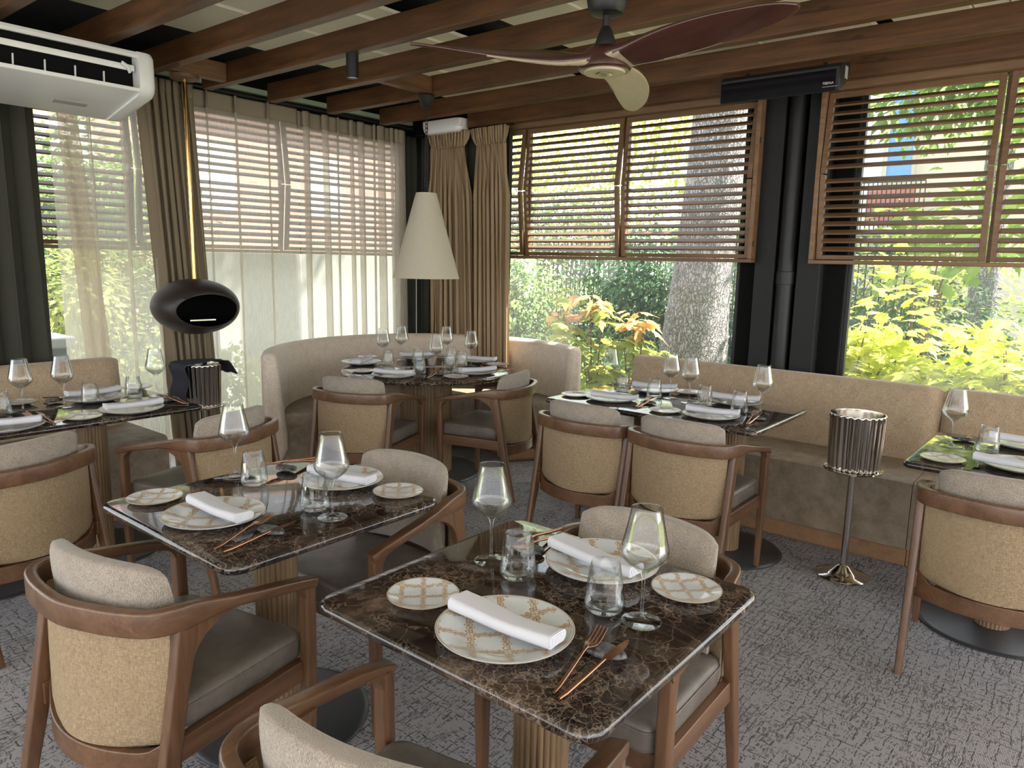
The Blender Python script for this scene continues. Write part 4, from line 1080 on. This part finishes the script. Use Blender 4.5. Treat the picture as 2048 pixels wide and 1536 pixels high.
# window latches on the shutters beside the pillar
for y, z, l in ((1.930, 2.32, 'small black latch on the shutter frame left of the dark pillar, upper'), (1.930, 1.66, 'small black latch on the shutter frame left of the dark pillar, lower'), (1.548, 1.66, 'small black latch on the shutter frame right of the dark pillar')):
    o = MB().box(-.010, .004, -.010, .010, -.018, .018).build('shutter_latch', 'black', bevel=.003, loc=(4.85, y, z)); tag(o, l, 'latch', 'shutter latches')

# ------------------------------------------------------------------ garden
struct(MB().box(-30, 60, -40, 60, -.30, -.08).build('ground', 'soil', smooth=0))
struct(MB().box(-16, 6.5, -16, -3.6, -.08, -.01).box(-16, -3.2, -3.6, 12, -.08, -.01).build('bounce_slab', 'bounce_slab', smooth=0))  # unseen slab added behind the camera to bounce sunlight up to the ceiling
MAPLE = [(0, 0), (.10, .12), (.34, .08), (.30, .20), (.50, .36), (.34, .40), (.30, .62), (.17, .60), (0, 1.0), (-.17, .60), (-.30, .62), (-.34, .40), (-.50, .36), (-.30, .20), (-.34, .08), (-.10, .12)]
OVAL = [(0, 0), (.22, .35), (.16, .75), (0, 1.0), (-.16, .75), (-.22, .35)]
QUAD = [(0, 0), (.3, .5), (0, 1), (-.3, .5)]
def leaves(n, place, size, shape, seed, droop=.5, curl=.15, jit=.35):
    """leaf blades; place(rn) -> (point, outward dir)"""
    rn = random.Random(seed); V = []; F = []; m = len(shape)
    for _ in range(n):
        p, d = place(rn)
        d = Vector(d) + Vector((rn.uniform(-1, 1), rn.uniform(-1, 1), rn.uniform(-.6, .5)))*.8; d.z -= droop; d.normalize()
        s = d.cross(Vector((rn.uniform(-.4, .4), rn.uniform(-.4, .4), 1))).normalized(); nn = s.cross(d).normalized(); k = size*(1 + jit*rn.uniform(-1, 1)); o = len(V); p = Vector(p)
        for a, b in shape:
            V.append(p + s*(a*k) + d*(b*k) + nn*(-curl*k*(b*b + a*a*1.6)))
        if m > 8:
            V.append(p + d*(.38*k)); c = o+m
            for j in range(m): F.append((o+j, o+(j+1) % m, c))
        else: F.append(tuple(range(o, o+m)))
    return V, F
def blob(c, r, lumps=7, seed=1):
    rn = random.Random(seed); L = [(Vector((rn.uniform(-.55, .55)*r[0], rn.uniform(-.55, .55)*r[1], rn.uniform(-.5, .6)*r[2])), rn.uniform(.45, .75)) for _ in range(lumps)]
    def place(rn):
        q, k = rn.choice(L); v = Vector((rn.gauss(0, 1), rn.gauss(0, 1), rn.gauss(0, 1))).normalized(); f = rn.random()**.35*k
        return (c[0]+q.x+v.x*r[0]*f, c[1]+q.y+v.y*r[1]*f, c[2]+q.z+v.z*r[2]*f), v
    return place
def shrub(name, label, cat, base, c, r, n, size, mat, seed, shape=QUAD, lumps=7, stems=5, group='garden shrubs and trees', droop=.35):
    t = thing(name, label, cat, base, 0, group); cc = (c[0]-base[0], c[1]-base[1], c[2]-base[2])
    V, F = leaves(n, blob(cc, r, lumps, seed), size, shape, seed, droop); mb = MB(); mb.v = [tuple(v) for v in V]; mb.f = F
    me = bpy.data.meshes.new('foliage'); me.from_pydata(mb.v, [], mb.f); me.update(); me.materials.append(MAT[mat])
    o = bpy.data.objects.new('foliage', me); COL.objects.link(o); o.parent = t
    rn = random.Random(seed+5); s = MB()
    for k in range(stems):
        e = (cc[0]+rn.uniform(-.5, .5)*r[0], cc[1]+rn.uniform(-.5, .5)*r[1], cc[2]+rn.uniform(0, .6)*r[2])
        s.tube([(rn.uniform(-.08, .08), rn.uniform(-.08, .08), 0), (e[0]*.4, e[1]*.4, e[2]*.5), e], [.016, .012, .005], 6)
    s.build('stem', 'stem', t); return t
G = -.08
shrub('maple_shrub', 'bright yellow-green maple shrub outside the right window beside the pillar', 'shrub', (6.7, 1.75, G), (6.7, 1.65, .62), (.75, .62, .80), 1200, .145, 'maple', 101, MAPLE, 9, 8)
shrub('maple_shrub', 'bright yellow-green maple shrub filling the lower right window', 'shrub', (6.8, .55, G), (6.8, .55, .50), (.75, .85, .74), 1700, .145, 'maple', 102, MAPLE, 10, 8)
shrub('maple_shrub', 'low maple shrub outside at the right edge of the photo', 'shrub', (6.7, -.75, G), (6.7, -.75, .30), (.7, .8, .5), 800, .145, 'maple', 103, MAPLE, 7, 5)
shrub('maple_tree', 'green broad-leaved maple tree seen through the right-hand shutter', 'tree', (9.3, .6, G), (9.3, .35, 3.0), (.9, 1.2, 1.4), 480, .19, 'maple2', 104, MAPLE, 12, 6)
shrub('maple_tree', 'thin maple branches outside between the shutter and the bright shrub', 'tree', (8.5, 1.6, G), (8.3, 1.35, 1.75), (.6, .8, .5), 230, .16, 'maple2', 105, MAPLE, 8, 4)
shrub('maple_tree', 'unseen maple boughs added above the roof edge to shade the right bench', 'tree', (7.1, -1.9, G), (6.3, .35, 3.86), (.50, 1.55, .26), 2600, .17, 'maple2', 114, MAPLE, 12, 6)  # out-of-view boughs, added and shaped to keep sun off bench and floor
shrub('garden_bush', 'small-leaved green bush behind the bright maples at right', 'shrub', (10.5, -.4, G), (10.5, -.4, .9), (1.2, 1.7, 1.1), 6000, .075, 'mgreen', 106, QUAD, 9, 5)
shrub('garden_bush', 'dark green bush behind the bright maple next to the pillar', 'shrub', (9.4, 2.0, G), (9.4, 2.0, .7), (1.0, 1.2, 1.0), 4500, .08, 'dgreen', 107, QUAD, 9, 5)
# hydrangeas with autumn leaves
def hydrangea(base, tops, label, seed):
    t = thing('autumn_plant', label, 'plant', base, 0, 'autumn plants outside the window'); st = MB(); V = []; F = []; V2 = []; F2 = []
    rn = random.Random(seed)
    for (x, y, z, s, og) in tops:
        e = (x-base[0], y-base[1], z-base[2]); st.tube([(rn.uniform(-.05, .05), rn.uniform(-.05, .05), 0), (e[0]*.6, e[1]*.6, e[2]*.5), e], [.012, .010, .006], 6)
        n = int(11*s)
        def pl(r_): 
            a = r_.uniform(0, 2*PI); q = r_.uniform(.2, 1)*.10*s; return (e[0]+math.cos(a)*q, e[1]+math.sin(a)*q, e[2]+r_.uniform(-.09, .05)*s), (math.cos(a), math.sin(a), .15)
        v, f = leaves(n, pl, .19, MAPLE, seed+int(x*100+y*37+z*11), .45, .25)
        (V2 if og else V).extend(v if False else []); 
        TV, TF = (V, F) if og else (V2, F2); o = len(TV); TV.extend(v); TF.extend([tuple(i+o for i in q) for q in f])
        for k in range(int(z*7)):      # leaves lower on the stem
            zz = e[2]*rn.uniform(.25, .85); 
            v, f = leaves(2, lambda r_: ((e[0]*.75+r_.uniform(-.12, .12), e[1]*.75+r_.uniform(-.12, .12), zz), (r_.uniform(-1, 1), r_.uniform(-1, 1), .1)), .15, MAPLE, rn.randint(0, 9999), .3, .2)
            o = len(V2); V2.extend(v); F2.extend([tuple(i+o for i in q) for q in f])
    for nm, v, f, mt in (('autumn_leaves', V, F, 'orange'), ('green_leaves', V2, F2, 'autgreen')):
        if v:
            me = bpy.data.meshes.new(nm); me.from_pydata([tuple(q) for q in v], [], f); me.update(); me.materials.append(MAT[mt]); o = bpy.data.objects.new(nm, me); COL.objects.link(o); o.parent = t
    st.build('stem', 'stem', t)
hydrangea((6.6, 4.75, G), [(6.6, 4.66, 1.18, 1.25, 0), (6.65, 4.78, .98, .8, 1), (6.5, 4.60, .82, 1.0, 0)], 'autumn plant with yellow-orange leaves, leftmost beyond the round bench', 5)
hydrangea((6.6, 4.25, G), [(6.55, 4.30, 1.10, 1.7, 1), (6.6, 4.18, 1.02, 1.4, 0), (6.5, 4.35, .62, 1.3, 0), (6.4, 4.2, .45, 1.3, 0)], 'autumn plant with orange and yellow leaves in the middle of the left window', 6)
hydrangea((6.6, 3.75, G), [(6.6, 3.80, .98, 1.1, 1), (6.55, 3.66, .93, 1.1, 1), (6.5, 3.85, .72, 1.3, 0), (6.5, 3.95, .40, 1.4, 0), (6.6, 3.45, .62, 1.0, 0)], 'autumn plant with orange leaves next to the big tree trunk', 7)
# big tree
tr = thing('pine_tree', 'large tree with a thick scaly grey trunk outside the left window', 'tree', (7.8, 3.75, G), 0, 'garden shrubs and trees')
R = []; rn = random.Random(2)
for k in range(60):
    t = k/59; z = t*9.2; x = 0 + .05*t; y = -.10*t*1.0 - .16*min(t*3, 1); rad = .305 + .17*math.exp(-t*11) - .05*t
    R.append([((rad*(1+.035*noise.noise(Vector((math.cos(a)*4, math.sin(a)*4, z*3))) + .02*noise.noise(Vector((math.cos(a)*12, math.sin(a)*12, z*9)))))*math.cos(a)+x, rad*(1+.035*noise.noise(Vector((math.cos(a)*4, math.sin(a)*4, z*3))))*math.sin(a)+y, z) for a in [2*PI*j/48 for j in range(48)]])
MB().rings(R).build('trunk', 'bark', tr, smooth=60)
V, F = leaves(5000, blob((0, .6, 9.4), (2.0, 2.0, 1.2), 12, 9), .16, QUAD, 77, .1)
me = bpy.data.meshes.new('foliage'); me.from_pydata([tuple(v) for v in V], [], F); me.update(); me.materials.append(MAT['mgreen']); o = bpy.data.objects.new('foliage', me); COL.objects.link(o); o.parent = tr
# shrubs and trees behind the left window
for nm, lab, cat, base, c, r_, n, sz, mt, sd_ in (
    ('garden_bush', 'mid green bush outside next to the beige drapes', 'shrub', (8.6, 6.9, G), (8.6, 6.9, .75), (1.0, 1.0, 1.25), 5200, .085, 'mgreen', 201),
    ('garden_bush', 'dark green bush behind the autumn plants', 'shrub', (9.2, 5.4, G), (9.2, 5.4, .9), (.9, 1.1, 1.15), 5600, .085, 'dgreen', 202),
    ('garden_bush', 'dark green bush left of the big trunk', 'shrub', (9.4, 4.3, G), (9.4, 4.3, .75), (.8, .8, 1.0), 4600, .085, 'dgreen', 203),
    ('garden_bush', 'low green bush in front of the big tree trunk foot', 'shrub', (8.0, 4.9, G), (8.0, 4.9, .15), (.8, 1.2, .55), 3800, .07, 'mgreen', 204),
    ('garden_tree', 'yellow-green sunlit tree behind the middle shutter leaf', 'tree', (14, 8.2, G), (14, 8.4, 3.6), (1.8, 2.4, 2.0), 3600, .13, 'ygreen', 205),
    ('garden_tree', 'yellow-green tree far behind the left window near the drapes', 'tree', (15, 11.5, G), (15, 11.5, 3.8), (2.0, 2.6, 2.6), 4200, .13, 'ygreen', 206),
    ('garden_tree', 'green tree far behind the shutters left of the trunk', 'tree', (16, 6.6, G), (16, 6.6, 2.2), (1.8, 1.6, 1.6), 3600, .12, 'mgreen', 207),
    ('garden_tree', 'low green tree line beyond the iron fence', 'tree', (13.5, 9.5, G), (13.5, 9.5, 1.6), (1.2, 3.6, 1.5), 7000, .12, 'mgreen', 208),
    ('garden_tree', 'sunlit hedge beyond the iron fence behind the trunk', 'tree', (15.5, 4.2, G), (15.5, 4.2, 1.2), (1.2, 3.2, 1.2), 5000, .12, 'ygreen', 209),
    ('garden_bush', 'light green bush behind the left sheer curtain', 'shrub', (3.9, 9.3, G), (3.9, 9.3, .9), (1.5, .9, 1.5), 9000, .09, 'mgreen', 210),
    ('garden_bush', 'bright green bush outside beside the charcoal drape', 'shrub', (2.65, 7.3, G), (2.65, 7.3, .7), (.75, .6, 1.05), 4200, .075, 'ygreen', 211),
    ('garden_tree', 'green tree in front of the brick house behind the left curtain', 'tree', (4.6, 12.2, G), (4.6, 12.2, 2.2), (1.6, 1.4, 1.5), 6000, .13, 'mgreen', 212),
    ('garden_bush', 'low bush at the foot of the grey garden wall', 'shrub', (3.3, 6.6, G), (3.3, 6.6, .25), (.9, .35, .5), 2600, .065, 'ygreen', 213)):
    shrub(nm, lab, cat, base, c, r_, n, sz, mt, sd_, OVAL if sd_ in (201, 204) else QUAD, 11, 5)
# palm-like and bush at far right edge
# iron fence
fe = thing('iron_fence', 'iron picket fence behind the bushes beyond the left window', 'fence', (11.2, 7.0, G))
b = MB()
for k in range(96): b.box(-.009, .009, -4.8+.1*k-.009, -4.8+.1*k+.009, 0, 1.95)
b.build('pickets', 'black', fe, smooth=0); MB().box(-.02, .02, -4.8, 4.8, 1.78, 1.82).build('top_rail', 'black', fe, smooth=0); MB().box(-.02, .02, -4.8, 4.8, .15, .19).build('bottom_rail', 'black', fe, smooth=0)
lw = MB().box(-.12, .12, -5.5, 5.5, 0, .45).build('low_fence_wall', 'greywall', smooth=0, loc=(11.5, 7.0, G)); tag(lw, 'pale low wall under the iron fence beyond the left window', 'wall')
# white house with blue window
h = thing('white_house', 'white house with a tall blue window and balcony behind the right shutter', 'building', (20, 5.0, G))
MB().box(0, 4, -.12, 4.2, 0, 12).build('white_wall', 'render', h, smooth=0)
MB().box(.3, 4, -6.5, -.80, 0, 12).build('beige_wall', 'beigewall', h, smooth=0)
MB().box(.15, 4, -.80, -.12, 0, 12).build('window_bay', 'beigewall', h, smooth=0)
wn = MB().box(.10, .16, -.74, -.20, 3.7, 9.0).build('window', 'blueglass', h, smooth=0); MB().box(.06, .12, -.22, -.12, 3.6, 9.1).build('window_frame', 'beigewall', wn, smooth=0)
bl = MB(); bl.box(-.9, .1, -1.3, .5, 2.35, 2.45); bl.build('balcony_slab', 'greywall', h, smooth=0)
b = MB(); b.box(-.92, -.88, -1.3, .5, 3.55, 3.6)
for k in range(19): b.box(-.91, -.89, -1.3+.1*k-.01, -1.3+.1*k+.01, 2.45, 3.55)
b.build('railing', 'black', h, smooth=0)
b = MB(); b.box(-.86, -.84, -1.1, -.1, 2.6, 3.4); b.build('hanging_laundry', 'towel', h, smooth=0)
# tree trunk lit white behind the maples
t = thing('background_tree', 'pale sunlit tree trunk behind the bright maple shrubs', 'tree', (11.0, 1.35, G), 0, 'garden shrubs and trees')
MB().lathe([(.20, 0), (.17, 1.2), (.15, 3.2)], 24).build('trunk', 'bark', t)
V, F = leaves(2500, blob((0, 0, 4.0), (1.6, 1.6, 1.0), 9, 19), .16, QUAD, 78, .1)
me = bpy.data.meshes.new('foliage'); me.from_pydata([tuple(v) for v in V], [], F); me.update(); me.materials.append(MAT['mgreen']); o = bpy.data.objects.new('foliage', me); COL.objects.link(o); o.parent = t
# garden wall and brick house on the left side
o = MB().box(-2.4, 2.9, -.10, .10, 0, 1.62).build('garden_wall', 'greywall', smooth=0, loc=(6.35, 7.2, G)); tag(o, 'pale grey garden wall seen through the sheer curtain below the shutters', 'wall')
h = thing('brick_house', 'reddish brick house behind the sheer curtains on the left', 'building', (5.5, 16, G))
MB().box(-4.2, 9, 0, 5, 0, 5.2).build('brick_wall', 'brick', h, smooth=0)
MB().add([(-4.6, -.5, 5.1), (9.4, -.5, 5.1), (9.4, 2.5, 6.4), (-4.6, 2.5, 6.4), (-4.6, -.5, 5.25), (9.4, -.5, 5.25), (9.4, 2.5, 6.55), (-4.6, 2.5, 6.55)], [(0,1,2,3),(7,6,5,4),(0,4,5,1),(1,5,6,2),(2,6,7,3),(3,7,4,0)]).build('roof', 'brick', h, smooth=0)
for x in (-2.6, .4, 3.4, 6.4): 
    o = MB().box(x-.5, x+.5, -.06, .0, 2.6, 4.1).build('window', 'render', h, smooth=0)
# white utility cabinet outside at left
o = thing('utility_cabinet', 'pale utility cabinet outside behind the charcoal drape and the left bench', 'cabinet', (2.02, 6.45, G))
MB().box(-.22, .22, -.18, .18, 0, .86).build('body', 'greyplastic', o, smooth=0, bevel=.01); MB().box(-.26, .26, -.22, .22, .86, .95).build('lid', 'white', o, smooth=0, bevel=.02)
